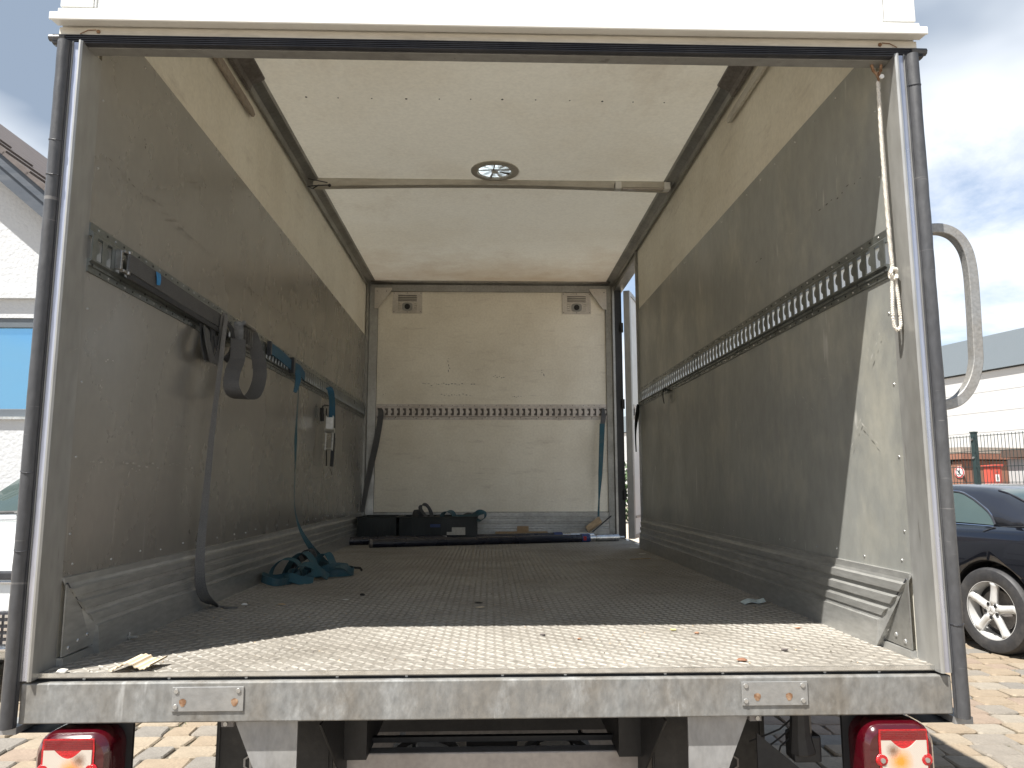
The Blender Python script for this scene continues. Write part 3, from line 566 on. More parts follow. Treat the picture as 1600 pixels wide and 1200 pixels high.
# rear posts
for s in (-1, 1):
    b = MB()  # inner return face + rear face + flange: profile in x,y
    pr = [(s*W, .068), (s*W, -.026), (s*(W+.004), -.030), (s*(W+.008), -.030), (s*(W+.010), -.018), (s*(W+.0245), -.018), (s*(W+.0255), -.024), (s*(W+.0275), -.024), (s*(W+.0285), -.004), (s*(W+.075), -.004), (s*(W+.075), .068)]
    b.prism(pr, -.012, 1.552, 'z'); po = b.build('rear_post', M['post'], truck)
    b = MB(); b.box(*sorted((s*(W+.0103), s*(W+.0243))), -.0215, -.0185, -.012, 1.55); b.build('bright_flange', M['flange'], po)
    # rubber bumper (rounded strip) over the outer part of the post
    rp_ = []
    for k in range(11):
        a = math.pi*k/10; rp_.append((s*(W+.0455)+.0175*math.cos(a)*s, -.019-.024*math.sin(a)))
    rp_ = [(s*(W+.063), -.0042)]+rp_+[(s*(W+.028), -.0302)]
    b = MB(); nz = 60; zlo, zhi = -.112, 1.548
    vs_ = []; n = len(rp_)
    for k in range(nz+1):
        z = zlo+(zhi-zlo)*k/nz; w1 = .0012*mn.noise(Vector((s*3.1, 0, z*7))); w2 = .0015*mn.noise(Vector((s*3.1, 5, z*23)))
        for (px, py) in rp_: vs_.append((px+w1, py+w2, z))
    fs_ = [(k*n+j, k*n+j+1, (k+1)*n+j+1, (k+1)*n+j) for k in range(nz) for j in range(n-1)]
    fs_ += [(k*n+n-1, k*n, (k+1)*n, (k+1)*n+n-1) for k in range(nz)]+[tuple(range(n)), tuple(nz*n+j for j in range(n))]
    b.add(vs_, fs_); rb = b.build('rubber_bumper', M['rubber'], truck, smooth=True)
    b = MB()
    for z in ((.28, .46, 1.19, 1.28) if s < 0 else (1.46, .1)): b.tube([(s*(W+.0455)+.0180*math.cos(math.pi*k/8)*s, -.019-.0246*math.sin(math.pi*k/8), z+.002*math.sin(k)) for k in range(9)], .0012, 5)
    b.build('rubber_joint', M['seal'], rb)
    b = MB(); b.box(*sorted((s*(W+.028), s*(W+.072))), -.02, .10, -.128, -.1125); b.build('post_foot', M['bracket'], truck)
    b = MB(); b.box(*sorted((s*(W-.04), s*(W+.074))), .0, .2, -.13, -.1285); b.build('post_plate', M['dark'], truck)
    # gusset over the kick rail
    x0 = s*(W-.0085); x1 = s*(W-.0115)
    b = MB(); b.prism([(.070, .190), (.074, .190), (.190, .080), (.205, .060), (.205, .022), (.070, .020)], *sorted((x0, x1)), 'x'); gp = b.build('corner_plate', M['kick'] if s < 0 else M['alu'], truck)
    b = MB()
    for y, z in ((.098, .036), (.140, .045), (.182, .052)): b.disc((x1, y, z), (-s, 0, 0), .0062, .003, 9, dome=1)
    b.build('bolts', M['rivet'], gp, stuff=True)
    b = MB(); b.tube([(x1+s*.001, .074, .192), (x1+s*.001, .192, .082), (x1+s*.001, .2075, .062), (x1+s*.001, .2075, .022)], .003, 5); b.build('gap_shade', M['seal'], gp)  # solid black strip stands in for shade in the gap beside the plate

# header
b = MB(); b.box(-1.12, 1.12, .0, .035, 1.5525, 2.24); hd = b.build('rear_header', M['header'], truck)
b = MB(); b.box(-1.125, 1.125, -.004, -.0005, 1.577, 1.602); b.build('header_strip', M['header'], hd, bevel=.0008)
b = MB(); b.box(-1.122, 1.122, -.006, -.001, 1.652, 2.24); b.build('header_panel', M['white'], hd)
for s in (-1, 1):
    b = MB(); b.box(*sorted((s*1.04, s*1.124)), -.011, -.0062, 1.655, 2.24); b.box(*sorted((s*1.033, s*1.038)), -.010, -.0062, 1.655, 2.24); b.build('corner_trim', M['white'], hd, bevel=.002)
b = MB(); b.prism([(-.0065, 1.604), (-.040, 1.600), (-.044, 1.596), (-.047, 1.598), (-.047, 1.616), (-.044, 1.619), (-.014, 1.628), (-.012, 1.650), (-.0065, 1.651)], -1.128, 1.132, 'x'); b.build('drip_rail', M['white'], hd, bevel=.0008)
# ribbed rubber seal
b = MB(); pr = [(0, 1.5755)]
for k in range(5): z = 1.574-k*.0052; pr += [(-.016, z), (-.020, z-.0015), (-.020, z-.0032), (-.015, z-.0045)]
pr += [(-.012, 1.548), (-.0, 1.549)]
b.prism(pr, -1.132, 1.132, 'x'); b.build('header_seal', M['seal'], hd)
b = MB(); b.tube([(-1.142, -.012, 1.566), (-1.10, -.014, 1.565)], .009, 8); b.tube([(1.10, -.014, 1.565), (1.142, -.012, 1.566)], .010, 8); b.build('seal_end', M['rubber'], hd)
b = MB(); b.box(-W-.0, W+.0, -.0008, .034, 1.5468, 1.5522); b.build('header_lip', M['post'], hd)
for s in (-1, 1):
    b = MB(); b.tube([(s*1.03, -.007, 1.594), (s*1.05, -.008, 1.592), (s*1.07, -.007, 1.582)], .0012, 5); b.disc((s*1.025, -.004, 1.59), (0, -1, 0), .005, .003, 8); b.build('wire_clip', M['rust'], hd)

# sill beam
b = MB(); b.box(-1.077, 1.078, -.018, .05, -.1065, -.0185); sill = b.build('rear_sill', M['sill'], truck, bevel=.003)
b = MB()
for x in [-.95+k*.19+.03*math.sin(k*3) for k in range(11)]: b.disc((x, .0115, -.0155), (0, -1, 0), .0035, .003, 7)
b.build('sill_rivets', M['rivet'], truck, stuff=True)
for x0, x1, miss in ((-.735, -.573, 3), (.577, .733, None)):
    b = MB(); b.box(x0, x1, -.0215, -.0185, -.082, -.028); cp = b.build('cover_plate', M['plate'], truck, bevel=.0012)
    b = MB()
    for i, (x, z) in enumerate(((x0+.010, -.037), (x1-.012, -.037), (x0+.009, -.071), (x1-.012, -.071))):
        if i == miss: continue
        b.disc((x, -.0215, z), (0, -1, 0), .0062, .0025, 10, dome=1)
    b.build('bolts', M['rivet'], cp, stuff=True)
    for x in ((x0+.025, x1-.02) if miss else (x0+.036, x1-.045)):
        b = MB(); b.add([(x+.008*math.cos(a)*(1+.2*math.sin(3*a)), -.0222, -.062+.009*math.sin(a)) for a in [k*.6283 for k in range(10)]], [tuple(range(10))]); b.build('rust_spot', M['rust'], cp)
# underside
for s in (-1, 1):
    x0, x1 = s*.456, s*.602
    b = MB(); b.prism([(x0, -.107), (x1, -.107), (s*.555, -.215), (s*.50, -.36), (x0, -.36)], .010, .016, 'y'); b.build('support_bracket', M['bracket'], truck)
    b = MB(); b.box(*sorted((s*.60, s*.628)), .0, .03, -.122, -.1067); b.build('bracket_clip', M['under'], truck)
    b = MB(); b.disc((s*.618, -.0005, -.115), (0, -1, 0), .005, .003, 8); b.build('clip_bolt', M['rivet'], truck)
    fx0, fx1 = sorted((s*.42, s*.722))
    b = MB(); b.box(fx0, fx1, .25, .258, -.62, -.10)
    b.box(fx0+.006, fx0+.010, .246, .25, -.62, -.16); b.box(fx1-.014, fx1-.010, .246, .25, -.62, -.16); fl = b.build('mud_flap', M['flap'], truck)
    # octagon emblem with M
    ex, ez = s*.612, -.285 if s < 0 else -.30
    oc = [(ex+.036*math.cos(a)*1.1, ez+.026*math.sin(a)*1.0) for a in [math.pi/8+k*math.pi/4 for k in range(8)]]
    ic = [(ex+(x-ex)*.86, ez+(z-ez)*.82) for x, z in oc]
    b = MB(); b.add([(x, .2455, z) for x, z in oc]+[(x, .2455, z) for x, z in ic], [(k, (k+1) % 8, (k+1) % 8+8, k+8) for k in range(8)]); b.build('emblem', M['print'] if s < 0 else M['under'], fl)
    cu = bpy.data.curves.new('lettering', 'FONT'); cu.body = 'M'; cu.size = .045; cu.extrude = .0004; cu.align_x = 'CENTER'; cu.align_y = 'CENTER'; cu.offset = .001
    tmp = bpy.data.objects.new('tmp', cu); col.objects.link(tmp); bpy.context.view_layer.update()
    me = bpy.data.meshes.new_from_object(tmp.evaluated_get(bpy.context.evaluated_depsgraph_get())); bpy.data.objects.remove(tmp)
    me.materials.clear(); me.materials.append(M['print'] if s < 0 else M['under']); lt = share(me, 'lettering', fl, (ex-.006, .2452, ez), (R_(90), 0, 0))
    # wheels
    for yv in (1.38,):
        tw = MB(); tw.box(0, 0, 0, 0, 0, 0) if False else None
        n = 40; prof = [(.20, -.11), (.30, -.125), (.335, -.115), (.345, -.09), (.345, .09), (.335, .115), (.30, .125), (.20, .11)]
        vs_ = [(s*.83+w_, yv+r*math.cos(2*math.pi*k/n), GZ+.345+r*math.sin(2*math.pi*k/n)) for r, w_ in prof for k in range(n)]
        tw.add(vs_, [(i*n+k, i*n+(k+1) % n, ((i+1) % 8)*n+(k+1) % n, ((i+1) % 8)*n+k) for i in range(8) for k in range(n)])
        wh = tw.build('wheel', M['tyre'], truck, smooth=True)
        b = MB(); b.tube([(s*.75, yv, GZ+.345), (s*.90, yv, GZ+.345)], .205, 24); b.build('rim', M['under'], wh)
    b = MB(); b.box(*sorted((s*.34, s*.41)), .3, 7.0, -.30, -.16); b.build('chassis_rail', M['dark'], truck)
    b = MB(); b.prism([(.0, -.12), (.25, -.12), (.62, -.12), (.60, -.35), (.42, -.52), (.30, -.35)], *sorted((s*.40, s*.405)), 'x'); b.build('flap_stay', M['dark'], truck)
b = MB(); b.box(-.475, .515, .35, .40, -.42, -.300); ub = b.build('underrun_bar', M['bar'], truck, bevel=.004)
b = MB()
for x in (-.418, .42): b.disc((x, .35, -.330), (0, -1, 0), .011, .006, 6)
b.build('bolts', M['bar'], ub)
b = MB(); b.box(-.50, .50, .41, .43, -.292, -.278); b.build('upper_lip', M['dark'], ub)
b = MB(); b.box(-.33, .33, 1.2, 1.26, -.545, -.475)
for s in (-1, 1): b.prism([(s*.3305, -.475), (s*.50, -.470), (s*.52, -.60), (s*.40, -.60)], 1.20, 1.255, 'y')
b.build('cross_member', M['under'], truck)
b = MB(); b.box(-.9, .9, 1.05, 1.15, -.46, -.12); b.build('rear_floor_beam', M['dark'], truck)
for s in (-1, 1):
    b = MB(); b.tube([(s*.26+.16*math.cos(a), 1.40, -.72+.13*math.sin(a)) for a in [k*math.pi/12 for k in range(13)]], .014, 6); b.build('hoop_pipe', M['dark'], truck)
b = MB(); b.tube([(-1.0, 1.38, GZ+.345), (1.0, 1.38, GZ+.345)], .045, 12); b.tube([(-.1, 1.38, GZ+.345), (.1, 1.38, GZ+.345)], [.12, .12], 14); b.build('rear_axle', M['dark'], truck)
b = MB(); b.box(-W, W, .2, 6.6, -.13, -.102); b.build('floor_frame', M['dark'], truck)
# socket and cables at the right, black angled flap of a work lamp
b = MB(); b.tube([(.745, .06, -.107), (.745, .065, -.17), (.75, .07, -.215)], [.022, .026, .034], 10); b.box(.722, .79, .05, .11, -.235, -.172); b.build('trailer_socket', M['dark'], truck, bevel=.006)
for k, (xa, za) in enumerate(((.66, -.19), (.675, -.212), (.70, -.225))):
    b = MB(); b.tube([(xa-.03, .10, za-.01), (xa+.0, .09, za+.005), (.70, .08, -.165+.0-k*.02), (.735, .075, -.135-k*.02)], .0022, 5); b.build('cable', M['dark'], truck)
b = MB(); b.prism([(.633, -.165), (.633, -.36), (.80, -.30)], .052, .058, 'y'); b.build('splash_plate', M['dark'], truck)
# cab and the front wheels, outside the picture but where they stand
b = MB(); b.prism([(4.62, -.45), (4.62, 1.35), (5.2, 1.45), (5.75, 1.35), (6.35, .55), (7.0, .35), (7.1, -.45)], -.98, .98, 'x'); b.build('cab', M['white'], truck, bevel=.04)
for s in (-1, 1):
    tw = MB(); tw.tube([(s*.72, 6.3, GZ+.345), (s*.96, 6.3, GZ+.345)], .345, 32); tw.build('wheel', M['tyre'], truck)

# tail lights
def lens_mat(s):
    # prismatic lens: the amber and the smoky bulb cover seen blurred through it
    m = bpy.data.materials.new('prismatic_lens'); m.use_nodes = True; nt = m.node_tree; N = nt.nodes.new; L = nt.links.new; b = nt.nodes['Principled BSDF']
    tc = N('ShaderNodeTexCoord'); cur = None
    rgb = N('ShaderNodeRGB'); rgb.outputs[0].default_value = (.50, .44, .38, 1); cur = rgb.outputs[0]
    for (cx_, cz_, rad, colr) in ((-.010*s, -.104, .036, (.80, .25, .03, 1)), (-.026*s, -.080, .022, (.20, .12, .08, 1))):
        vm = N('ShaderNodeVectorMath'); vm.operation = 'DISTANCE'; L(tc.outputs['Object'], vm.inputs[0]); vm.inputs[1].default_value = (cx_, -.037, cz_)
        nz = N('ShaderNodeTexVoronoi'); nz.inputs['Scale'].default_value = 320; L(tc.outputs['Object'], nz.inputs['Vector'])
        a_ = N('ShaderNodeMath'); a_.operation = 'MULTIPLY_ADD'; L(nz.outputs['Distance'], a_.inputs[0]); a_.inputs[1].default_value = .005; L(vm.outputs['Value'], a_.inputs[2])
        mr = N('ShaderNodeMapRange'); mr.inputs['From Min'].default_value = rad; mr.inputs['From Max'].default_value = rad*.25; L(a_.outputs[0], mr.inputs[0])
        mx = N('ShaderNodeMix'); mx.data_type = 'RGBA'; L(mr.outputs[0], mx.inputs['Factor']); L(cur, mx.inputs['A']); mx.inputs['B'].default_value = colr; cur = mx.outputs['Result']
    L(cur, b.inputs['Base Color']); b.inputs['Roughness'].default_value = .12; b.inputs['Coat Weight'].default_value = .6
    ck = N('ShaderNodeTexChecker'); ck.inputs['Scale'].default_value = 380; L(tc.outputs['Object'], ck.inputs['Vector'])
    bp = N('ShaderNodeBump'); bp.inputs['Strength'].default_value = .35; bp.inputs['Distance'].default_value = .001; L(ck.outputs['Fac'], bp.inputs['Height']); L(bp.outputs[0], b.inputs['Normal'])
    return m
for s in (-1, 1):
    lx = -.945 if s < 0 else .938; tl = empty('tail_light', (lx, .0, -.116)); tl.parent = truck
    # rounded outline of the lamp; built around (0,0) with z downwards
    def outl(wd, ht, r, x0=0, z0=0, n=6):
        o_ = []
        for cxx, czz, a0 in ((wd/2-r, -r, 90), (-wd/2+r, -r, 180), (-wd/2+r*.6, -ht+r*.6, 270-0), (wd/2-r*.6, -ht+r*.6, 360)):
            rr_ = r if czz == -r else r*.6
            for k in range(n+1):
                a = R_(a0-90+90*k/n) if False else R_(a0-90+90*(k/n)); o_.append((x0+cxx+rr_*math.cos(a), z0+czz+rr_*math.sin(a)))
        return o_
    wd, ht = .168, .235
    lay = [(.0, 1.0, .030), (-.022, 1.0, .0), (-.034, .93, .0), (-.040, .84, .0)]
    base = outl(wd, ht, .045); n = len(base); cxm, czm = 0, -ht/2
    vs_ = []
    for (yd, sc, _) in ((.045, 1, 0), (-.012, 1, 0), (-.026, .95, 0), (-.034, .86, 0)):
        vs_ += [(cxm+(x-cxm)*sc, yd, czm+(z-czm)*sc-.004) for x, z in base]
    fs_ = [(i*n+k, i*n+(k+1) % n, (i+1)*n+(k+1) % n, (i+1)*n+k) for i in range(3) for k in range(n)]+[tuple(range(3*n, 4*n)), tuple(range(n-1, -1, -1))]
    b = MB(); b.add(vs_, fs_); b.build('housing', M['lamp_dark'], tl, smooth=True)
    # face layers, each slightly proud: red reflector band, clear window with scalloped top, bulbs
    f0 = -.0345
    def flat(pts, y, th, mt, nm):
        q = MB(); q.prism([(x, z) for x, z in pts], y-th, y, 'y'); o_ = q.build(nm, mt, tl); o_.location.x = s*.006; o_.location.z = .017; return o_
    flat([(-.056, -.034), (.056, -.034), (.058, -.06), (.058, -.175), (-.058, -.175), (-.058, -.06)], f0, .0015, M['lamp_bright'], 'reflector')
    top = [(-.053, -.058)]+[(-.030+.060*k/10, -.058-.018*math.sin(math.pi*k/10)+(.0)) for k in range(11)]+[(.053, -.058)]
    arc_r = [(.053-.014*math.sin(math.pi*k/6), -.088-.026*k/6) for k in range(7)]; arc_l = [(-.053+.014*math.sin(math.pi*k/6), -.114+.026*k/6) for k in range(7)]
    flat(top+arc_r+[(.050, -.150), (-.050, -.150)]+arc_l, f0-.0016, .0015, lens_mat(s), 'clear_lens')
    for k in range(5): flat([(-.053, -.037-k*.0042), (.053, -.037-k*.0042), (.053, -.039-k*.0042), (-.053, -.039-k*.0042)], f0-.0016, .0012, M['lamp_red'], 'lens_rib')
    for sx in (-1, 1):
        b = MB(); b.disc((sx*.052+s*.006, f0-.0005, -.084), (0, -1, 0), .015, .003, 16, dome=1); b.build('screw_boss', M['lamp_bright'], tl); b = MB(); b.disc((sx*.052+s*.006, f0-.0035, -.084), (0, -1, 0), .0055, .003, 10); b.build('screw', M['rivet'], tl)
    b = MB(); b.box(-.045 if s < 0 else -.098, .098 if s < 0 else .045, .046, .056, -.26, .009); b.build('mounting_plate', M['dark'], tl)

# side door at the front right, swung open
A = Vector((1.125, 4.335, 0)); B_ = Vector((1.375, 4.955, 0)); dv = (B_-A).normalized(); dn = Vector((dv.y, -dv.x, 0))   # dn: away from the opening, outward
door = empty('side_door', (0, 0, 0)); door.parent = truck
def dbox(a, c, n0, n1, z0, z1, name, m, **k):
    b = MB(); v = [A+dv*t+dn*n+Vector((0, 0, z)) for z in (z0, z1) for n in (n0, n1) for t in (a, c)]
    b.add(v, [(0, 2, 3, 1), (4, 5, 7, 6), (0, 1, 5, 4), (1, 3, 7, 5), (3, 2, 6, 7), (2, 0, 4, 6)]); return b.build(name, m, door, **k)
dbox(.0, .75, .0, .04, -.0, 2.06, 'door_panel', M['white'])
dbox(-.004, .045, -.004, .050, -.004, 2.064, 'door_edge', M['post'], bevel=.004)
dbox(.0455, .75, .0402, .046, -.004, .03, 'door_edge', M['post']); dbox(.0455, .75, .0402, .048, 2.03, 2.066, 'door_edge', M['post'])
dbox(.10, .70, .0402, .046, .16, .18, 'door_strip', M['post'])
dr = rail(door, lambda d, y, z: tuple(A+dv*y+dn*(d+.0402)+Vector((0, 0, z))), .11, .70, M['rail_back'])
for z in (.35, 1.1, 1.75):
    b = MB(); b.tube([(1.105, 4.36, z-.04), (1.105, 4.36, z+.04)], .014, 10); b.build('hinge', M['dark'], door)
b = MB(); b.box(W-.0, W+.06, LEN-.075, LEN-.045, 0, H-.05); b.build('door_post', M['dark'], truck)
b = MB(); b.box(W-.02, W+.07, YD+.03, LEN-.08, -.1, -.003); b.build('door_threshold', M['steel'], truck)
b = MB(); b.box(W+.001, W+.075, YD+.018, LEN, 2.075, H+.06); b.build('door_head', M['alu'], truck)

# grab handle
hp = [(1.120, 1.110), (1.19, 1.118), (1.225, 1.116), (1.255, 1.100), (1.278, 1.066), (1.288, 1.02), (1.290, .95), (1.286, .80), (1.282, .745), (1.262, .690), (1.23, .652), (1.19, .636), (1.120, .630)]
b = MB(); b.ribbon([(-.014+(x+.014)*.972, .048, .427+(z-.427)*.972) for x, z in hp], (0, 1, 0), .026, .026, sub=6); gh = b.build('grab_handle', M['grab'], truck, smooth=True, bevel=.002)
for z in (1.112, .632):
    b = MB(); b.box(1.112, 1.13, .026, .067, .427+(z-.427)*.972-.020, .427+(z-.427)*.972+.020); b.build('handle_cap', M['dark'], gh)

# ------------------------------------------------------------------ straps and other things in the load space
Y_ = (0, 1, 0); Z_ = (0, 0, 1); X_ = (1, 0, 0)
def Lw(u, v, d): return at(u, v, 'x', -W+d)
# 1 grey strap tensioned along the left rail
st = empty('ratchet_strap', (-1.03, .2, 1.04), label='dark grey strap stretched flat along the left rail from a silver clip', cat='strap')
def under(parent, o):
    o.parent = parent; o.matrix_parent_inverse = parent.matrix_basis.inverted() if False else Matrix.Translation(parent.location).inverted(); return o
def bld(b, name, m, root, **k): return under(root, b.build(name, m, None, **k))
b = MB(); b.ribbon([(-W+.036, .215, 1.042), (-W+.034, .4, 1.040), (-W+.028, .7, 1.040), (-W+.024, 1.02, 1.042)], Z_, .050, .006); bld(b, 'webbing', M['strap_grey'], st)
b = MB(); b.ribbon([(-W+.030, .23, 1.008), (-W+.028, .6, 1.006), (-W+.022, 1.05, 1.003)], Z_, .016, .010); bld(b, 'webbing', M['strap_dark'], st)
b = MB(); b.box(-W+.012, -W+.030, .185, .195, 1.015, 1.070); b.box(-W+.02, -W+.034, .195, .225, 1.064, 1.072); b.box(-W+.02, -W+.034, .195, .225, 1.010, 1.018); b.tube([(-W+.032, .222, 1.008), (-W+.032, .222, 1.075)], .007, 8); b.disc((-W+.030, .190, 1.043), (1, 0, 0), .004, .003, 8)
bld(b, 'end_fitting', M['fitting'], st, bevel=.002)
b = MB(); b.ribbon([(-W+.042, .385, 1.062), (-W+.044, .387, 1.043), (-W+.041, .392, 1.026)], Y_, [.03, .026, .018], .0015); bld(b, 'blue_label', M['blue_tag'], st)

# 2 long pale strap hanging to the floor
st = empty('hanging_strap', (-.98, 1.0, 0), label='long pale grey strap hanging from the left rail with its end lying on the floor', cat='strap')
pts = [Lw(343, 560, .03), Lw(346, 510, .035), Lw(349, 491, .045), Lw(353, 497, .052), Lw(349, 530, .055), Lw(342, 590, .055), Lw(332, 670, .055), Lw(325, 740, .055), Lw(319, 800, .054), Lw(314, 850, .052), Lw(312, 890, .050), Lw(314, 918, .048), Lw(322, 936, .052)]
q = [at(338, 946, 'z', .004), at(352, 949, 'z', .003), at(372, 949, 'z', .003)]
b = MB(); b.ribbon(pts+q, [Vector((.3, .9, 0))]*3+[Vector((.75, .5, 0))]*2+[Vector((.8, .3, 0))]*6+[Vector((.9, .2, 0)), Vector((.8, -.1, .3)), Vector((.6, -.5, 0)), Vector((.5, -.8, 0)), Vector((.3, -.95, 0))], [.02]*2+[.016, .014, .015, .017, .019, .021, .025, .028, .032, .036, .038, .036, .03, .02], .0025); bld(b, 'webbing', M['strap_pale'], st)
# dark loop bundle beside it
st = empty('strap_bundle', (-1.02, .98, .95), label='bunched dark strap with short drooping loops beside the long pale strap', cat='strap')
b = MB(); b.ribbon([Lw(322, 512, .03), Lw(324, 530, .05), Lw(329, 552, .055), Lw(334, 566, .05), Lw(342, 550, .04), Lw(346, 528, .035), Lw(347, 505, .03)], Y_, .04, .004); bld(b, 'webbing', M['strap_grey'], st)
b = MB(); b.ribbon([Lw(352, 500, .03), Lw(362, 515, .04), Lw(366, 535, .045), Lw(360, 555, .045), Lw(350, 562, .04), Lw(342, 550, .035), Lw(338, 525, .03)], Y_, .045, .004); bld(b, 'webbing', M['strap_dark'], st)
b = MB(); b.ribbon([Lw(316, 508, .02), Lw(318, 540, .035), Lw(324, 562, .04), Lw(331, 545, .03), Lw(333, 515, .02)], Y_, .04, .004); bld(b, 'webbing', M['strap_dark'], st)

# 3 ratchet with round loop
st = empty('ratchet_strap', (-1.02, 1.3, 1.0), label='grey strap hanging in a round loop below a ratchet buckle on the left rail', cat='strap')
c0 = Lw(381, 524, .06)
b = MB()
for k in range(5): b.box(c0.x-.02, c0.x+.018, c0.y-.06+k*.028, c0.y-.057+k*.028, c0.z-.036, c0.z+.042)
b.tube([(c0.x, c0.y-.07, c0.z-.035), (c0.x, c0.y+.07, c0.z-.035)], .010, 8); b.tube([(c0.x+.02, c0.y-.07, c0.z+.035), (c0.x+.02, c0.y+.07, c0.z+.035)], .009, 8)
bld(b, 'ratchet', M['fitting'], st)
pts = [Lw(372, 530, .07), Lw(371, 560, .085), Lw(364, 580, .09), Lw(361, 600, .095), Lw(367, 616, .10), Lw(379, 623, .10), Lw(393, 620, .10), Lw(402, 605, .10), Lw(406, 585, .095), Lw(404, 562, .085), Lw(397, 538, .07), Lw(391, 520, .055)]
b = MB(); b.ribbon(pts, [(.9, .5, 0)]*12, .055, .003, sub=8); bld(b, 'webbing', M['strap_grey'], st)

# 4 blue strap along the rail with its tail and cord to the floor heap
st = empty('blue_strap', (-1.02, 1.8, 1.0), label='blue strap clipped along the left rail with a thin tail falling to the floor heap', cat='strap')
b = MB(); b.ribbon([(-W+.028, 1.60, 1.058), (-W+.034, 1.8, 1.045), (-W+.030, 1.96, 1.035)], Z_, .052, .004); b.ribbon([(-W+.03, 1.98, 1.035), (-W+.038, 2.1, 1.03), (-W+.03, 2.24, 1.015)], Z_, [.05, .055, .045], .004); bld(b, 'webbing', M['strap_blue'], st)
b = MB(); b.box(-W+.02, -W+.046, 1.955, 1.985, .995, 1.075); b.box(-W+.02, -W+.04, 1.57, 1.59, 1.02, 1.085); bld(b, 'clip', M['seal'], st, bevel=.002)
b = MB(); b.ribbon([Lw(464, 578, .045), Lw(466, 592, .055), Lw(461, 613, .06)], (.3, .9, .2), [.05, .04, .02], .003); bld(b, 'tail', M['strap_blue'], st)
b = MB(); pts = [Lw(467, 585, .05), Lw(466, 620, .06), Lw(463, 665, .07), Lw(462, 690, .075), Lw(461, 740, .08), Lw(460, 780, .085), Lw(463, 808, .10), Lw(472, 833, .13), Lw(488, 858, .17), Lw(503, 876, .20), Lw(511, 886, .22)]
b.ribbon(pts, [(.1, 1, 0)]*2+[(.5, .8, 0), (.7, .6, 0), (.1, 1, 0), (.05, 1, 0), (.5, .8, 0), (.7, .6, 0), (.8, .5, .1), (.9, .3, .1), (.9, .3, 0)], [.003, .004, .010, .014, .004, .003, .008, .018, .030, .042, .046], .002, sub=8); bld(b, 'hanging_end', M['strap_teal'], st)

# 5 heap of blue strap on the floor
st = empty('strap_heap', (-.85, 1.9, 0), label='loose heap of coiled blue green strap lying on the floor by the left wall', cat='strap')
hr = random.Random(11); hb = MB()
def loopy(cx, cy, rx, ry, z, turns, ph, tilt, m, name):
    pts = []; wv = []; n = int(turns*10)
    for k in range(n+1):
        a = ph+2*math.pi*k/10; rr_ = 1+.22*math.sin(a*1.7+ph)+.1*math.sin(a*3.1); zz = z+.012*math.sin(a*2+ph)+.004*k/10
        pts.append((cx+rx*rr_*math.cos(a), cy+ry*rr_*math.sin(a), zz)); wv.append(Vector((tilt*math.cos(a*1.3), tilt*math.sin(a*1.3), 1)))
    b = MB(); b.ribbon(pts, wv, .032, .0025, sub=4); bld(b, name, m, st)
loopy(-.935, 1.62, .080, .11, .022, 1.1, .4, .35, M['strap_teal'], 'coil'); loopy(-.84, 1.68, .065, .10, .024, .9, 2.0, .5, M['strap_teal'], 'coil')
loopy(-.80, 1.90, .085, .08, .035, 1.0, 3.0, .6, M['strap_teal'], 'coil')
def arch(pts, wv, wd, m=M['strap_teal'], nm='loop'):
    b = MB(); b.ribbon(pts, wv, wd, .0028, sub=6); bld(b, nm, m, st)
arch([(-1.0, 1.66, .01), (-.99, 1.68, .06), (-.95, 1.70, .095), (-.90, 1.72, .085), (-.87, 1.72, .045), (-.85, 1.70, .012)], (.1, 1, .1), .045)
arch([(-.97, 1.80, .02), (-.93, 1.80, .09), (-.885, 1.82, .115), (-.84, 1.80, .075), (-.82, 1.76, .02)], (.4, .9, .1), .045)
arch([(-.90, 1.66, .03), (-.86, 1.64, .075), (-.81, 1.66, .070), (-.77, 1.70, .03), (-.75, 1.72, .012)], (.3, .9, .3), .042)
arch([(-.86, 1.86, .02), (-.83, 1.86, .085), (-.79, 1.87, .105), (-.76, 1.86, .06), (-.745, 1.84, .02)], (.6, .8, .1), .042)
arch([(-.78, 1.80, .012), (-.73, 1.79, .05), (-.69, 1.82, .045), (-.665, 1.86, .012)], (.3, 1, .2), .04)
arch([(-.93, 1.60, .012), (-.89, 1.565, .03), (-.84, 1.56, .018), (-.79, 1.59, .006)], (.2, .6, 1), .04)
arch([(-.95, 1.95, .03), (-.92, 1.93, .10), (-.88, 1.92, .12), (-.85, 1.90, .07)], (.5, .8, .1), .035, M['strap_dark'])
b = MB(); b.ribbon([(-.90, 1.84, .028), (-.84, 1.80, .026), (-.76, 1.79, .022), (-.69, 1.82, .021), (-.662, 1.87, .021), (-.69, 1.95, .021), (-.76, 1.97, .022)], [(.05, -.1, 1)]*7, .036, .0025); bld(b, 'coil', M['strap_teal'], st)
b = MB(); b.ribbon([(-.93, 2.03, .06), (-.90, 1.95, .105), (-.86, 1.88, .09), (-.84, 1.80, .03)], [(.6, .2, .4)]*4, .035, .0025); b.ribbon([(-.97, 1.93, .03), (-.93, 1.9, .09), (-.90, 1.85, .07)], [(.6, .5, .2)]*3, .02, .0025); bld(b, 'dark_loop', M['strap_dark'], st)
b = MB(); b.tube([(-.665, 1.90, .035), (-.64, 1.93, .03), (-.63, 1.91, .022)], .006, 6); bld(b, 'hook', M['dark'], st)

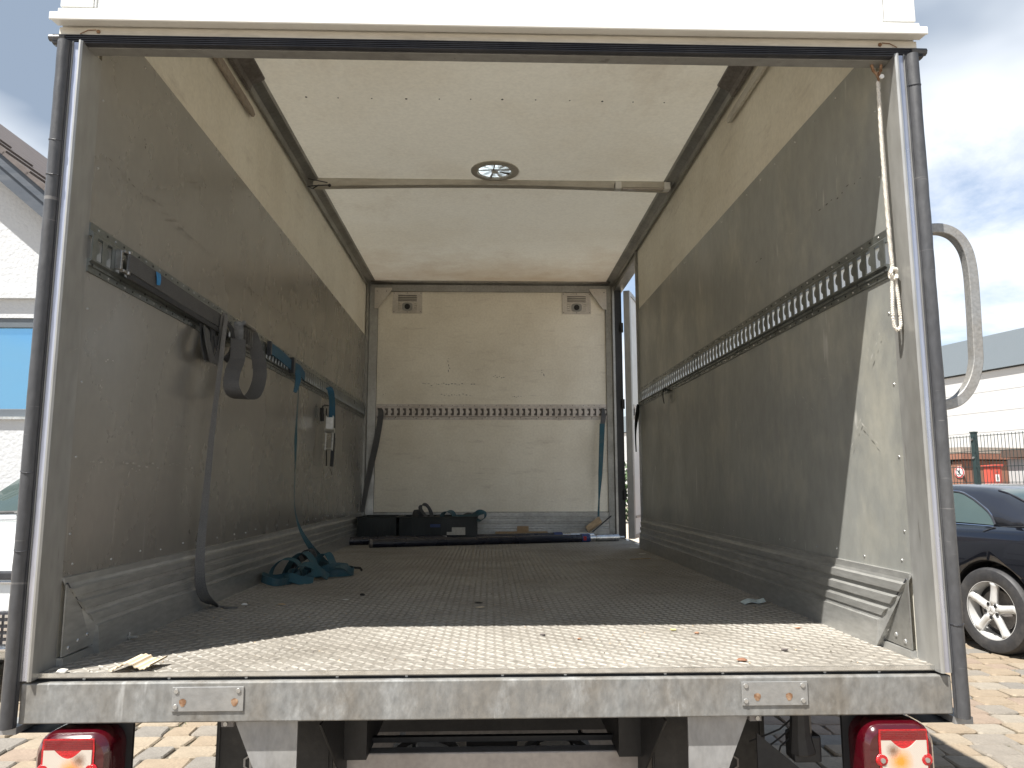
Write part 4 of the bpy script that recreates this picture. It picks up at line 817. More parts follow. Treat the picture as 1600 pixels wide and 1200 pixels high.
# 6 short ratchet strap hanging on the left rail near the front
st = empty('ratchet_strap', (-1.0, 3.0, 1.0), label='short blue strap with silver ratchet and black tail hanging on the left rail', cat='strap')
b = MB(); b.ribbon([Lw(513, 605, .03), Lw(517, 612, .045), Lw(519, 630, .05), Lw(518, 655, .05)], (.7, .7, 0), .042, .003); bld(b, 'webbing', M['strap_blue'], st)
b = MB(); b.ribbon([Lw(521, 634, .04), Lw(521, 680, .04), Lw(518, 729, .04)], (.5, .8, 0), .028, .004); bld(b, 'tail', M['strap_dark'], st)
c0 = Lw(515, 678, .07)
b = MB(); 
for sx in (-.02, .02): b.prism([(c0.z+.115, c0.x+sx) for _ in ()] or [(c0.y-.012, c0.z+.11), (c0.y+.014, c0.z+.10), (c0.y+.02, c0.z), (c0.y+.004, c0.z-.10), (c0.y-.022, c0.z-.10), (c0.y-.012, c0.z)], c0.x+sx-.002, c0.x+sx+.002, 'x')
b.tube([(c0.x-.03, c0.y, c0.z+.02), (c0.x+.03, c0.y, c0.z+.02)], .016, 10); b.tube([(c0.x-.024, c0.y-.012, c0.z-.09), (c0.x+.024, c0.y-.012, c0.z-.09)], .006, 6); b.box(c0.x-.018, c0.x+.018, c0.y-.014, c0.y-.008, c0.z+.03, c0.z+.1)
bld(b, 'ratchet', M['steel'], st)
b = MB(); b.tube([Lw(504, 636, .03), Lw(507, 633, .035), Lw(513, 634, .04)], .005, 6); b.tube([Lw(503, 637, .03), Lw(503, 658, .03)], .012, 6); b.tube([Lw(510, 638, .04), Lw(510, 728, .04)], .004, 6); bld(b, 'lever', M['dark'], st)
b = MB(); b.tube([Lw(514, 730, .04), Lw(509, 742, .04), Lw(508, 748, .04), Lw(514, 747, .04), Lw(519, 744, .04), Lw(518, 738, .04), Lw(515, 731, .04)], .0025, 6); bld(b, 'wire_hook', M['steel'], st)

# 7, 8 straps in the two front corners
st = empty('corner_strap', (-.95, 4.38, 1.0), label='dark grey strap slanting down from the left end of the bulkhead rail', cat='strap')
Bw = lambda u, v, y: at(u, v, 'y', y)
b = MB(); b.ribbon([Bw(593, 638, 4.43), Bw(595, 648, 4.36), Bw(588, 690, 4.33), Bw(579, 730, 4.32), Bw(572, 765, 4.3), Bw(566, 800, 4.28)], (1, .2, 0), [.035, .045, .05, .05, .04, .03], .004); bld(b, 'webbing', M['strap_grey'], st)
st = empty('corner_strap', (.93, 4.38, 1.0), label='blue and grey strap hanging from the right end of the bulkhead rail', cat='strap')
b = MB(); b.ribbon([Bw(942, 638, 4.43), Bw(943, 650, 4.39), Bw(941, 665, 4.38)], (1, .1, 0), [.025, .04, .04], .006); bld(b, 'sleeve', M['strap_grey'], st)
b = MB(); b.ribbon([Bw(941, 662, 4.375), Bw(940, 690, 4.37), Bw(938, 740, 4.37), Bw(936, 780, 4.37), Bw(935, 812, 4.37)], [(1, .1, 0), (1, .1, 0), (1, .3, 0), (.6, .8, 0), (1, .1, 0)], [.045, .042, .036, .02, .014], .004); bld(b, 'webbing', M['strap_teal'], st)
# wedge of timber and rod in that corner
st = empty('timber_wedge', (.93, 4.33, 0), label='small piece of raw timber leaning in the corner under the blue strap', cat='wood')
b = MB(); p0, p1 = Bw(917, 828, 4.33), Bw(938, 812, 4.36); b.ribbon([p0, p1], (0, .6, .8), .05, .03, sub=1); bld(b, 'block', M['wood'], st)
o = MB().tube([Bw(925, 832, 4.3), Bw(955, 806, 4.40)], .005, 6).build('thin_rod', M['dark']); tag(o, 'thin dark rod leaning into the right front corner of the load floor', 'rod')

# 9 crates
def crate(x0, x1, y0, y1, h, label):
    c = empty('crate', ((x0+x1)/2, y0, 0), label=label, cat='crate', group='folding crates against the bulkhead')
    b = MB(); t = .012
    for (a, bb, cc, dd) in ((x0, x1, y0, y0+t), (x0, x1, y1-t, y1), (x0, x0+t, y0+t, y1-t), (x1-t, x1, y0+t, y1-t)):
        b.box(a, bb, cc, dd, .0, .035); b.box(a, bb, cc, dd, h-.045, h-.012)
    nx = max(3, int((x1-x0)/.045))
    for k in range(nx+1):
        x = x0+(x1-x0-.01)*k/nx; b.box(x, x+.01, y0+.002, y0+t-.002, .035, h-.045); b.box(x, x+.01, y1-t+.002, y1-.002, .035, h-.045)
    for k in range(8):
        y = y0+t+(y1-y0-2*t-.01)*k/7; b.box(x0+.002, x0+t-.002, y, y+.01, .035, h-.045); b.box(x1-t+.002, x1-.002, y, y+.01, .035, h-.045)
    bld(b, 'side_walls', M['crate'], c)
    b = MB(); b.box(x0+.003, x1-.003, y0+.003, y1-.003, .0, .008); b.box(x0+.006, x1-.006, y0+.0075, y0+.0085, .03, h-.04); bld(b, 'base', M['crate'], c)
    b = MB(); e = .008; b.box(x0-e, x1+e, y0-e, y0+t, h-.012, h); b.box(x0-e, x1+e, y1-t, y1+e, h-.012, h); b.box(x0-e, x0+t, y0+t, y1-t, h-.012, h); b.box(x1-t, x1+e, y0+t, y1-t, h-.012, h); bld(b, 'rim', M['crate'], c, bevel=.003)
    return c
cr1 = crate(-1.005, -.712, 3.93, 4.32, .195, 'small black plastic crate with two paper labels in the left front corner')
cr2 = crate(-.690, -.105, 3.93, 4.32, .195, 'wide black plastic crate in front of the bulkhead with blue straps on top')
for (u0, v0, u1, v1, c) in ((565, 838.5, 577, 842, cr1), (603, 837.5, 616, 841, cr1), (664, 837, 698, 839.5, cr2), (698, 831, 727, 836, cr2), (706, 824, 727, 831, cr2)):
    a1 = at(u0, v1, 'y', 3.92); a2 = at(u1, v0, 'y', 3.92); b = MB(); b.box(a1.x, a2.x, 3.918, 3.9205, a1.z, a2.z); bld(b, 'paper_label', M['paper'], c)
a1 = at(672, 824, 'y', 3.92); a2 = at(688, 819, 'y', 3.92); b = MB(); b.box(a1.x, a2.x, 3.918, 3.9205, a1.z, a2.z); bld(b, 'blue_sticker', M['navy'], cr2)
st = empty('strap_heap', (-.35, 4.1, .2), label='dark and teal straps heaped over the top of the wide black crate', cat='strap')
def bb(pts, wv, wd, m, y=3.98, nm='coil'):
    b = MB(); b.ribbon([at(u, v, 'y', yy_) for u, v, yy_ in pts], wv, wd, .004, sub=6); bld(b, nm, m, st)
bb([(648, 811, 4.0), (650, 800, 4.02), (655, 797, 4.05), (659, 805, 4.05), (661, 812, 4.0)], (1, .4, .1), .045, M['strap_dark'])
bb([(672, 812, 4.0), (664, 805, 4.0), (657, 795, 4.02), (659, 789, 4.06), (666, 789, 4.1), (672, 797, 4.1), (675, 808, 4.05)], (.3, 1, .2), .05, M['strap_dark'])
bb([(690, 812, 4.0), (692, 803, 4.0), (700, 799, 4.03), (708, 802, 4.06), (711, 812, 4.06)], (.5, 1, .1), .06, M['strap_teal'])
bb([(676, 811, 4.05), (684, 806, 4.05), (694, 808, 4.05)], (.3, 1, .3), .05, M['strap_dark'])
bb([(660, 812.5, 3.97), (668, 811, 3.97), (676, 812.5, 3.97)], (.0, .5, 1), .03, M['strap_teal'])
bb([(708, 809, 4.0), (722, 809, 4.0), (738, 807, 3.98), (748, 801, 3.97), (757, 801, 3.99), (758, 808, 4.02), (751, 813, 4.02), (744, 811, 4.0)], [(.0, .3, 1)]*4+[(.3, 1, .2)]*4, .045, M['strap_teal'])
bb([(722, 806, 4.05), (731, 803, 4.05), (742, 806, 4.05)], (.2, 1, .4), .04, M['strap_dark'])

# 10 telescopic load poles
def pole(u0, v0, u1, v1, ratio, ya, yb, label):
    p0 = at(u0, v0, 'y', ya); p1 = at(u1, v1, 'y', yb); p0.z = .029; p1.z = .029; d = (p1-p0)
    o = empty('load_pole', p0, label=label, cat='pole')
    b = MB(); b.tube([p0, p0+d*ratio], .029, 16); bld(b, 'outer_tube', M['pole'], o, smooth=True)
    b = MB(); b.tube([p0-d.normalized()*.008, p0+d.normalized()*.012], .031, 16); bld(b, 'end_ring', M['under'], o)
    b = MB(); b.tube([p0+d*ratio, p0+d*(ratio+.035)], .033, 12); bld(b, 'collar', M['navy'], o)
    b = MB(); b.tube([p0+d*(ratio+.035), p0+d*.92], .021, 14); b.tube([p0+d*.90, p1], .026, 14); bld(b, 'inner_tube', M['steel'], o, smooth=True)
    b = MB(); b.tube([p1, p1+d.normalized()*.05], .010, 8); bld(b, 'pin', M['steel'], o)
    return o, p0, d
pole(531, 849, 926, 831, .83, 3.72, 4.28, 'rear one of two dark blue tubular load poles on the floor by the crates')
o, p0, d = pole(579, 849, 966, 838, .835, 3.50, 4.05, 'front one of two dark blue tubular load poles with red mark on its collar')
b = MB(); e = p0+d*.85; b.box(e.x-.012, e.x+.012, e.y-.036, e.y-.030, .015, .045); bld(b, 'release_button', M['red'], o)

# 11 cardboard by the bulkhead
a1 = at(774, 838, 'y', 4.33); a2 = at(856, 829, 'y', 4.33)
b = MB(); b.box(a1.x, a2.x, 4.33, 4.40, .0, .055); o = b.build('cardboard_sheet', M['card'], bevel=.002); tag(o, 'flat brown cardboard pieces lying along the foot of the bulkhead', 'cardboard')
b = MB(); a1 = at(808, 828, 'y', 4.34); a2 = at(826, 820, 'y', 4.34); b.box(a1.x, a2.x, 4.345, 4.352, .055, .10); o = b.build('cardboard_scrap', M['card'], bevel=.001); tag(o, 'small upright brown cardboard scrap against the bulkhead kick rail', 'cardboard')

# 12 debris on the floor
fl = lambda u, v, z=.003: at(u, v, 'z', z)
c = fl(207, 1046); b = MB(); nu = 44; prof = []
for k in range(nu+1):
    t = k/nu; x = c.x-.045+.09*t; z = .004+.016*math.sin(math.pi*min(1, t*1.15))**2*(1 if t < .6 else .8)+.010*(t > .8)*(t-.8)*5+.0014*math.sin(2*math.pi*9*t); prof.append((x, z))
vs_ = [(x+.012*t_, c.y-.02+.07*t_+.008*math.sin(x*60), z+dz*.0025+.006*t_) for dz in (0, 1) for t_ in (0, 1) for x, z in prof]; m_ = nu+1
fs_ = [(k, k+1, m_+k+1, m_+k) for k in range(nu)]+[(2*m_+k, 3*m_+k, 3*m_+k+1, 2*m_+k+1) for k in range(nu)]+[(k, 2*m_+k, 2*m_+k+1, k+1) for k in range(nu)]+[(m_+k, m_+k+1, 3*m_+k+1, 3*m_+k) for k in range(nu)]
b.add(vs_, fs_); o = b.build('cardboard_piece', M['card_pale'], smooth=False); tag(o, 'curled piece of pale corrugated cardboard near the left end of the sill', 'cardboard')
c = at(200, 994, 'z', .012)
b = MB(); b.box(c.x-.028, c.x+.028, c.y-.006, c.y+.006, .008, .013); b.tube([(c.x+.004, c.y, .003), (c.x+.004, c.y, .022)], .003, 6); o = b.build('metal_fitting', M['steel'], bevel=.001); tag(o, 'small shiny T shaped metal fitting on the floor by the left kick rail', 'fitting')
rr = random.Random(2)
def lump(name, u, v, r, m, label, cat, flat=.5, sx=1.5):
    c = fl(u, v, .0); b = MB(); n = 7; vs_ = []
    for i, (h, q) in enumerate(((.0, .8), (.35, 1.05), (.75, .8), (1.0, .3))):
        for k in range(n): a = 2*math.pi*k/n+i*.3; e = q*rr.uniform(.75, 1.2); vs_.append((c.x+r*sx*e*math.cos(a), c.y+r*e*math.sin(a), .002+2*r*flat*h))
    b.add(vs_, [(i*n+k, i*n+(k+1) % n, (i+1)*n+(k+1) % n, (i+1)*n+k) for i in range(3) for k in range(n)]+[tuple(range(3*n, 4*n)), tuple(range(n-1, -1, -1))])
    o = b.build(name, m, smooth=True); tag(o, label, cat); return o
lump('rag', 278, 955, .024, M['strap_dark'], 'black rag scrap on the floor at the foot of the left kick rail', 'scrap', .25, 1.6)
b = MB(); c = fl(1180, 942); b.ribbon([(c.x-.05, c.y-.01, .004), (c.x-.02, c.y, .012), (c.x+.01, c.y+.004, .007), (c.x+.035, c.y, .014)], (.1, 1, .2), .035, .0015); o = b.build('plastic_scrap', M['clear']); tag(o, 'crumpled clear plastic scrap on the shaded floor near the right wall', 'scrap')
lump('dead_leaf', 1160, 1034, .007, M['leaf'], 'reddish brown dry leaf stub on the sunlit floor near the sill', 'leaf', .5, 1.8)
lump('dead_leaf', 1089, 991, .005, M['leaf'], 'small red brown leaf fragment at the middle of the sunlit floor', 'leaf')
lump('dead_leaf', 1247, 983, .005, M['leaf'], 'curled brown leaf close to the right kick rail, just inside the sunlight', 'leaf', .4, 2)
lump('pebble', 1226, 1018, .007, M['pebble'], 'dark grey pebble on the sunlit floor right of the leaf stub', 'stone')
lump('pebble', 848, 994, .006, M['pebble'], 'dark speck of grit in the middle of the sunlit floor', 'stone')
lump('stone_chip', 1052, 986, .007, M['stone_yellow'], 'pale yellow chip on the floor at the shadow edge', 'stone', .4)
lump('pebble', 566, 931, .008, M['dark'], 'small black lump on the shaded floor right of the strap heap', 'stone')
lump('paper_scrap', 540, 938, .008, M['paper'], 'tiny white paper scrap on the shaded floor below the strap heap', 'scrap', .2)
lump('paper_scrap', 97, 1052, .010, M['paper'], 'white paper crumb at the left end of the floor edge', 'scrap', .4)
lump('paper_scrap', 750, 950, .012, M['card_pale'], 'beige paper flake in the middle of the shaded floor', 'scrap', .12)
lump('dead_leaf', 748, 943, .010, M['dark'], 'dark dry leaf beside the beige flake in the middle of the floor', 'leaf', .2)
lump('dead_leaf', 905, 1000, .004, M['leaf'], 'tiny brown crumb left of the centre of the sunlit strip', 'leaf')
lump('wood_chip', 440, 946, .009, M['wood'], 'light wood chip on the floor in front of the strap heap', 'wood', .3, 1.6)
lump('cigarette_butt', 382, 946, .006, M['sign_white'], 'white butt with brown end on the floor right of the pale strap end', 'litter', .5, 2)
for u, v, r in ((1010, 856, .02), (1000, 861, .015)):
    pass
lump('paper_scrap', 990, 857, .016, M['sign_white'], 'torn white paper on the floor by the side door threshold', 'scrap', .1, 2)
lump('paper_scrap', 1003, 866, .012, M['sign_white'], 'second white paper scrap, nearer, by the end of the right wall', 'scrap', .1, 2)
b = MB(); p0 = fl(985, 874); p1 = fl(1022, 873); b.tube([(p0.x, p0.y, .004), (p1.x-.02, p1.y, .005)], .003, 6); o = b.build('thin_stick', M['wood']); tag(o, 'thin pale stick on the floor near the far end of the right wall', 'stick')
b = MB()
for k in range(420):
    x = rr.uniform(-1, 1); y = abs(rr.gauss(0, 1.5)) if rr.random() < .7 else rr.uniform(0, 4.3)
    if y > 4.3: continue
    s_ = rr.uniform(.0012, .0035); a = rr.uniform(0, 3); z = .0015
    b.add([(x+s_*math.cos(a), y+s_*math.sin(a), z), (x+s_*math.cos(a+2), y+s_*math.sin(a+2), z), (x+s_*math.cos(a+4), y+s_*math.sin(a+4), z), (x, y, z+s_)], [(0, 1, 3), (1, 2, 3), (2, 0, 3)], k % 3)
o = b.build('grit', [M['pebble'], M['wood'], M['joint']]); tag(o, 'fine grit and crumbs scattered over the tread plate floor', 'grit', kind='stuff')

# scrapes on the linings: chains of small flakes lying on the boards
def marks(name, parent, m, segs, place, wid, dens=1.0, seed=1):
    rr_ = random.Random(seed); b = MB()
    for (u0, v0, u1, v1) in segs:
        a_, c_ = place(u0, v0), place(u1, v1); Ln = (c_-a_).length; d_ = (c_-a_)/Ln; t = 0
        nrm = place.n; up = nrm.cross(d_).normalized()
        while t < Ln:
            l = rr_.uniform(.004, .03); g_ = rr_.uniform(.0, .02)/dens; h = wid*rr_.uniform(.4, 1.3); o_ = up*rr_.gauss(0, wid*.9)
            p = a_+d_*t+o_; b.add([p, p+d_*l*.5-up*h*.5, p+d_*l, p+d_*l*.5+up*h*.5], [(0, 1, 2, 3)]); t += l+g_
    return b.build(name, m, parent, stuff=True)
def pl(ax, v, n):
    f_ = lambda u, w_: at(u, w_, ax, v)
    f_.n = Vector(n); return f_
M['scuff_dark'] = mat('dark_scrape', (.10, .09, .08), .7, 0, fine=.2, bump=0); M['scuff_pale'] = mat('pale_scrape', (.42, .41, .38), .5, .2, fine=.2, bump=0)
pL = pl('x', -W+.0079, (1, 0, 0)); pR = pl('x', W-.0079, (-1, 0, 0)); pB = pl('y', LEN-.0004, (0, -1, 0))
marks('scrape', wall_l, M['scuff_dark'], [(168, 250, 205, 286), (205, 287, 285, 358), (285, 358, 335, 403), (365, 430, 440, 490), (440, 490, 520, 556), (543, 574, 560, 590)], pL, .006, seed=2)
marks('scrape', wall_l, M['scuff_dark'], [(228, 215, 230, 228), (300, 283, 312, 288)], pL, .008, 2, seed=3)
marks('scrape', wall_l, M['scuff_pale'], [(140, 722, 158, 722), (192, 724, 250, 730), (205, 733, 222, 734), (264, 726, 298, 729), (108, 553, 124, 545), (165, 563, 178, 566), (188, 797, 202, 740)], pL, .005, seed=4)
marks('scrape', wall_r, M['scuff_pale'], [(1228, 368, 1240, 362), (1275, 330, 1290, 318), (1375, 520, 1362, 560), (1330, 700, 1345, 660), (1345, 660, 1372, 692), (1310, 610, 1325, 560), (1270, 600, 1300, 585), (1252, 620, 1268, 640)], pR, .004, seed=5)
marks('scrape', wall_r, M['scuff_dark'], [(1278, 330, 1345, 278), (1180, 410, 1195, 398)], pR, .005, .6, seed=6)
marks('scrape', bulk, M['scuff_dark'], [(660, 600, 722, 600.5), (735, 600, 744, 600), (688, 617, 738, 618), (800, 620, 815, 620), (598, 617, 603, 616), (700, 560, 701, 582), (846, 578, 847, 584), (770, 588, 790, 589)], pB, .006, 1.5, seed=7)
# 13 strap tab on the right rail and cord at the doorway
p_ = at(1038, 612, 'x', W-.02)
b = MB(); b.ribbon([(W-.016, p_.y, 1.0), (W-.03, p_.y+.0, .975), (W-.03, p_.y-.02, .915)], (.3, 1, 0), .06, .004); o = b.build('strap_tab', M['dark']); tag(o, 'short black strap tab hanging from the right rail near the doorway', 'strap')
b = MB(); pts = [at(997, 632, 'x', W-.02), at(996, 645, 'x', W-.03), at(994, 660, 'x', W-.03), at(993, 680, 'x', W-.03), at(994, 706, 'x', W-.03)]
b.ribbon(pts, (.8, .5, 0), [.02, .035, .025, .012, .008], .004); o = b.build('black_cord', M['dark']); tag(o, 'thin black cord dangling at the end of the right rail by the doorway', 'cord')

# 14 rope
rp_ = empty('pull_rope', (1.028, .02, 1.54), label='white braided pull rope with knot and loop hanging at the right rear post', cat='rope')
def braid(path, r, pitch=.018, strands=3, rs=.0035):
    path = [Vector(p) for p in path]
    P = [path[0]]; 
    for a, c in zip(path[:-1], path[1:]):
        n = max(1, int((c-a).length/.0045)); P += [a+(c-a)*(k/n) for k in range(1, n+1)]
    out = MB(); s_ = 0; S = [0]
    for a, c in zip(P[:-1], P[1:]): s_ += (c-a).length; S.append(s_)
    for k in range(strands):
        q = []
        for i, p in enumerate(P):
            t = (P[min(i+1, len(P)-1)]-P[max(i-1, 0)]).normalized(); a_ = t.cross(Vector((0, 1, 0))).normalized(); b_ = t.cross(a_)
            an = 2*math.pi*(S[i]/pitch+k/strands); q.append(p+(a_*math.cos(an)+b_*math.sin(an))*r)
        out.tube(q, rs, 5)
    return out
def smooth_path(pts, sub=5):
    pts = [Vector(p) for p in pts]; out = []; n = len(pts)
    for i in range(n-1):
        a, b1, c1, d1 = pts[max(i-1, 0)], pts[i], pts[i+1], pts[min(i+2, n-1)]
        for k in range(sub):
            t = k/sub; out.append(.5*((2*b1)+(c1-a)*t+(2*a-5*b1+4*c1-d1)*t*t+(-a+3*b1-3*c1+d1)*t*t*t))
    return out+[pts[-1]]
bld(braid(smooth_path([(1.026, .02, 1.50), (1.024, .02, 1.3), (1.026, .02, 1.1), (1.029, .02, .975)]), .0026, rs=.0026), 'rope', M['rope'], rp_)
bld(braid(smooth_path([(1.031, .026, 1.50), (1.030, .026, 1.3), (1.032, .026, 1.1), (1.034, .026, .975)]), .0026, rs=.0026), 'rope', M['rope'], rp_)
bld(braid(smooth_path([(1.028, .02, .965), (1.024, .02, .92), (1.022, .02, .86), (1.024, .02, .83), (1.032, .02, .820), (1.040, .02, .832), (1.041, .02, .86), (1.038, .02, .92), (1.034, .02, .965)]), .0026, rs=.0026), 'rope_loop', M['rope'], rp_)
kp = [(1.031+.008*math.cos(a)*(1+.25*math.sin(2.5*a)), .02+.007*math.sin(a*1.5), .968+.013*math.sin(a)) for a in [k*.45 for k in range(29)]]
bld(braid(smooth_path(kp, 3), .0024, rs=.0025), 'knot', M['rope'], rp_)
b = MB(); b.tube([(1.012, .02, 1.547), (1.016, .02, 1.53), (1.026, .02, 1.518), (1.036, .02, 1.53), (1.038, .02, 1.547)], .004, 7); b.tube([(1.022, .018, 1.525), (1.027, .016, 1.50), (1.031, .018, 1.525)], .004, 7); bld(b, 'rusty_hook', M['rust'], rp_)
b = MB(); b.disc((1.032, .012, 1.508), (0, -1, 0), .006, .005, 10); bld(b, 'bolt', M['sign_white'], rp_)

# ------------------------------------------------------------------ cars
def wheel_mesh(parent, x, y, r, wdt, face, five=True):
    """face: -1 = outer face towards -x. Returns wheel root with tyre, rim, spokes."""
    wr = empty('wheel', (x, y, r)); wr.parent = parent
    n = 56; f = face
    prof = [(r*.66, 0), (r*.70, .006), (r*.84, .012), (r*.95, .004), (r*.985, -.012), (r, -.03), (r, -wdt+.03), (r*.985, -wdt+.012), (r*.9, -wdt), (r*.66, -wdt)]
    b = MB(); m_ = len(prof)
    b.add([(f*o_, q*math.cos(2*math.pi*k/n), q*math.sin(2*math.pi*k/n)) for q, o_ in prof for k in range(n)],
          [(i*n+k, i*n+(k+1) % n, ((i+1) % m_)*n+(k+1) % n, ((i+1) % m_)*n+k) for i in range(m_) for k in range(n)]); b.build('tyre', M['tyre'], wr, smooth=True)
    b = MB()
    for k in range(64):
        for o_ in (-.04, -.085, -.13, -.17):
            a = 2*math.pi*k/64; c_, s_ = math.cos(a), math.sin(a); a2 = a+.07; b.add([(f*o_, r*1.001*c_, r*1.001*s_), (f*(o_-.03), r*1.001*c_, r*1.001*s_), (f*(o_-.03), r*1.001*math.cos(a2), r*1.001*math.sin(a2)), (f*o_, r*1.001*math.cos(a2), r*1.001*math.sin(a2)), (f*(o_-.015), r*1.012*math.cos(a+.035), r*1.012*math.sin(a+.035))], [(0, 1, 4), (1, 2, 4), (2, 3, 4), (3, 0, 4)])
    b.build('tread_blocks', M['tyre'], wr, stuff=True)
    prof = [(r*.69, -.002), (r*.70, .004), (r*.665, .002), (r*.645, -.02), (r*.62, -.05), (r*.60, -.12), (r*.62, -.12)]
    b = MB(); m_ = len(prof)
    b.add([(f*o_, q*math.cos(2*math.pi*k/n), q*math.sin(2*math.pi*k/n)) for q, o_ in prof for k in range(n)],
          [(i*n+k, i*n+(k+1) % n, (i+1)*n+(k+1) % n, (i+1)*n+k) for i in range(m_-1) for k in range(n)]); b.build('rim', M['alloy'], wr, smooth=True)
    b = MB(); b.disc((-f*.10, 0, 0), (f, 0, 0), r*.60, .004, 40); b.build('hub_back', M['dark'], wr)
    b = MB(); b.disc((-f*.085, 0, 0), (f, 0, 0), r*.47, .012, 40); b.build('brake_disc', M['under'], wr)
    if five:
        for k in range(5):
            a0 = R_(90+72*k+(8 if face < 0 else 0)); ca, sa = math.cos(a0), math.sin(a0)
            def P(rad, t, o_): return (f*o_, rad*ca-t*sa, rad*sa+t*ca)
            sec = [(r*.10, .042, -.012), (r*.25, .033, -.010), (r*.45, .031, -.012), (r*.58, .036, -.012), (r*.655, .050, -.006)]
            vs_ = []
            for rad, hw, o_ in sec:
                vs_ += [P(rad, -hw, o_-.022), P(rad, -hw*.75, o_), P(rad, 0, o_+.012), P(rad, hw*.75, o_), P(rad, hw, o_-.022)]
            b = MB(); b.add(vs_, [(i*5+j, i*5+j+1, (i+1)*5+j+1, (i+1)*5+j) for i in range(4) for j in range(4)]+[(i*5+4, i*5, (i+1)*5, (i+1)*5+4) for i in range(4)]+[(0, 4, 3, 2, 1), (20, 21, 22, 23, 24)])
            b.build('spoke', M['alloy'], wr, smooth='all')
            a1 = a0+R_(36); b = MB(); b.disc((f*-.006, r*.165*math.cos(a1), r*.165*math.sin(a1)), (f, 0, 0), .013, .008, 10); b.build('wheel_bolt', M['dark'], wr)
    b = MB(); b.disc((f*-.018, 0, 0), (f, 0, 0), r*.20, .014, 24, dome=1); b.disc((f*-.004, 0, 0), (f, 0, 0), r*.105, .008, 20, dome=1); b.build('hub_cap', M['alloy'], wr)
    b = MB(); q = r*.085
    for k in range(3):
        a = R_(90+120*k); b.add([(f*.0048, q*.95*math.cos(a), q*.95*math.sin(a)), (f*.0048, q*.14*math.cos(a+1.047), q*.14*math.sin(a+1.047)), (f*.0048, 0, 0), (f*.0048, q*.14*math.cos(a-1.047), q*.14*math.sin(a-1.047))], [(0, 1, 2, 3)])
    b.build('star_badge', M['under'], wr)
    return wr

def loft(secs, closed=False):
    """secs: list of rings (same count)."""
    b = MB(); n = len(secs[0])
    b.add([p for s_ in secs for p in s_], [(i*n+k, i*n+(k+1) % n, (i+1)*n+(k+1) % n, (i+1)*n+k) for i in range(len(secs)-1) for k in range(n)]+[tuple(range(n-1, -1, -1)), tuple((len(secs)-1)*n+k for k in range(n))])
    return b
def body_ring(y, hw, z0, zb, zt, xc, crown=.03, tuck=.05):
    """half width hw, bottom z0, belt zb, deck zt at centre"""
    L_ = [(-hw+tuck, z0), (-hw+.012, z0+.10), (-hw, (z0+zb)*.52), (-hw+.012, zb-.16), (-hw+.035, zb-.06), (-hw+.085, zb), (-hw*.55, zt-crown*.3), (0, zt)]
    R2 = [(-x, z) for x, z in L_[:-1]][::-1]
    return [(xc+x, y, z) for x, z in L_+R2]
# dark coupe at the right: heading away, root at the rear left wheel
RZ = math.atan2(.225, .974)
car = empty('parked_car', (3.84, 3.98, GZ), RZ, label='dark blue black two door car with five spoke wheels parked to the right', cat='car')
XC = .875
S = [(-.86, .70, .34, .80, .82), (-.80, .80, .26, .88, .90), (-.62, .855, .20, .935, .955), (-.3, .875, .18, .955, .975), (0, .885, .18, .955, .965), (.4, .885, .17, .95, .95), (1.0, .875, .16, .935, .935), (1.6, .87, .16, .925, .93), (1.95, .87, .17, .90, .93), (2.5, .86, .18, .84, .87), (2.95, .83, .20, .77, .80), (3.15, .74, .28, .66, .68), (3.22, .6, .36, .58, .60)]
bo = loft([body_ring(*((y, hw, z0, zb, zt)), XC) for y, hw, z0, zb, zt in S]).build('body', M['car_black'], car, smooth='all')
for yv in (0, 2.45):
    cts = []
    for s in (0, 1):
        c_ = MB(); xx = -.06 if s == 0 else 1.56; c_.tube([(xx, yv, .325), (xx+.26, yv, .325)], .378, 40); co = c_.build('cut', M['dark']); co.parent = car; cts.append(co)
    bpy.context.view_layer.update(); apply_bool(bo, cts)
md = bo.modifiers.new('n', 'WEIGHTED_NORMAL')
for yv in (0, 2.45):
    for s in (0, 1):
        b = MB(); x0 = .02 if s == 0 else 1.53
        arc = [R_(-8+196*k/24) for k in range(25)]
        b.add([(xx, yv+q*math.cos(a), .325+q*math.sin(a)) for xx in (x0, x0+.20) for q in (.376, .366) for a in arc], [(i*25+k, i*25+k+1, j*25+k+1, j*25+k) for i, j in ((0, 1), (2, 3), (0, 2), (1, 3)) for k in range(24)]); b.build('wheel_arch', M['dark'], car)
        b = MB(); b.box(x0+.195, x0+.20, yv-.36, yv+.36, .14, .72); b.build('arch_liner', M['dark'], car)
        wheel_mesh(car, -.002+.0 if s == 0 else 2*XC+.002, yv, .322, .225, -1 if s == 0 else 1)
b = MB(); b.box(.35, 1.4, -.6, 3.0, .16, .22); b.build('underfloor', M['dark'], car)
# cabin: side profile y,z
def cab_ring(y, zt, zb, hb, ht):
    L_ = [(-hb, zb), (-hb+(hb-ht)*.45, zb+(zt-zb)*.5), (-ht-.03, zt-.055), (-ht+.04, zt-.015), (-ht*.5, zt), (0, zt+.006)]
    R2 = [(-x, z) for x, z in L_[:-1]][::-1]
    return [(XC+x, y, z) for x, z in L_+R2]
C_ = [(-.40, .965, .94, .72, .70), (-.28, 1.03, .94, .77, .64), (-.12, 1.12, .94, .78, .60), (.08, 1.21, .94, .78, .57), (.30, 1.262, .94, .78, .56), (.6, 1.285, .94, .78, .56), (1.0, 1.28, .93, .78, .56), (1.25, 1.24, .93, .78, .57), (1.6, 1.07, .93, .78, .62), (1.88, .94, .92, .77, .70)]
cabin = loft([cab_ring(*c) for c in C_]); cabin.build('roof', M['soft_top'], car, smooth='all')
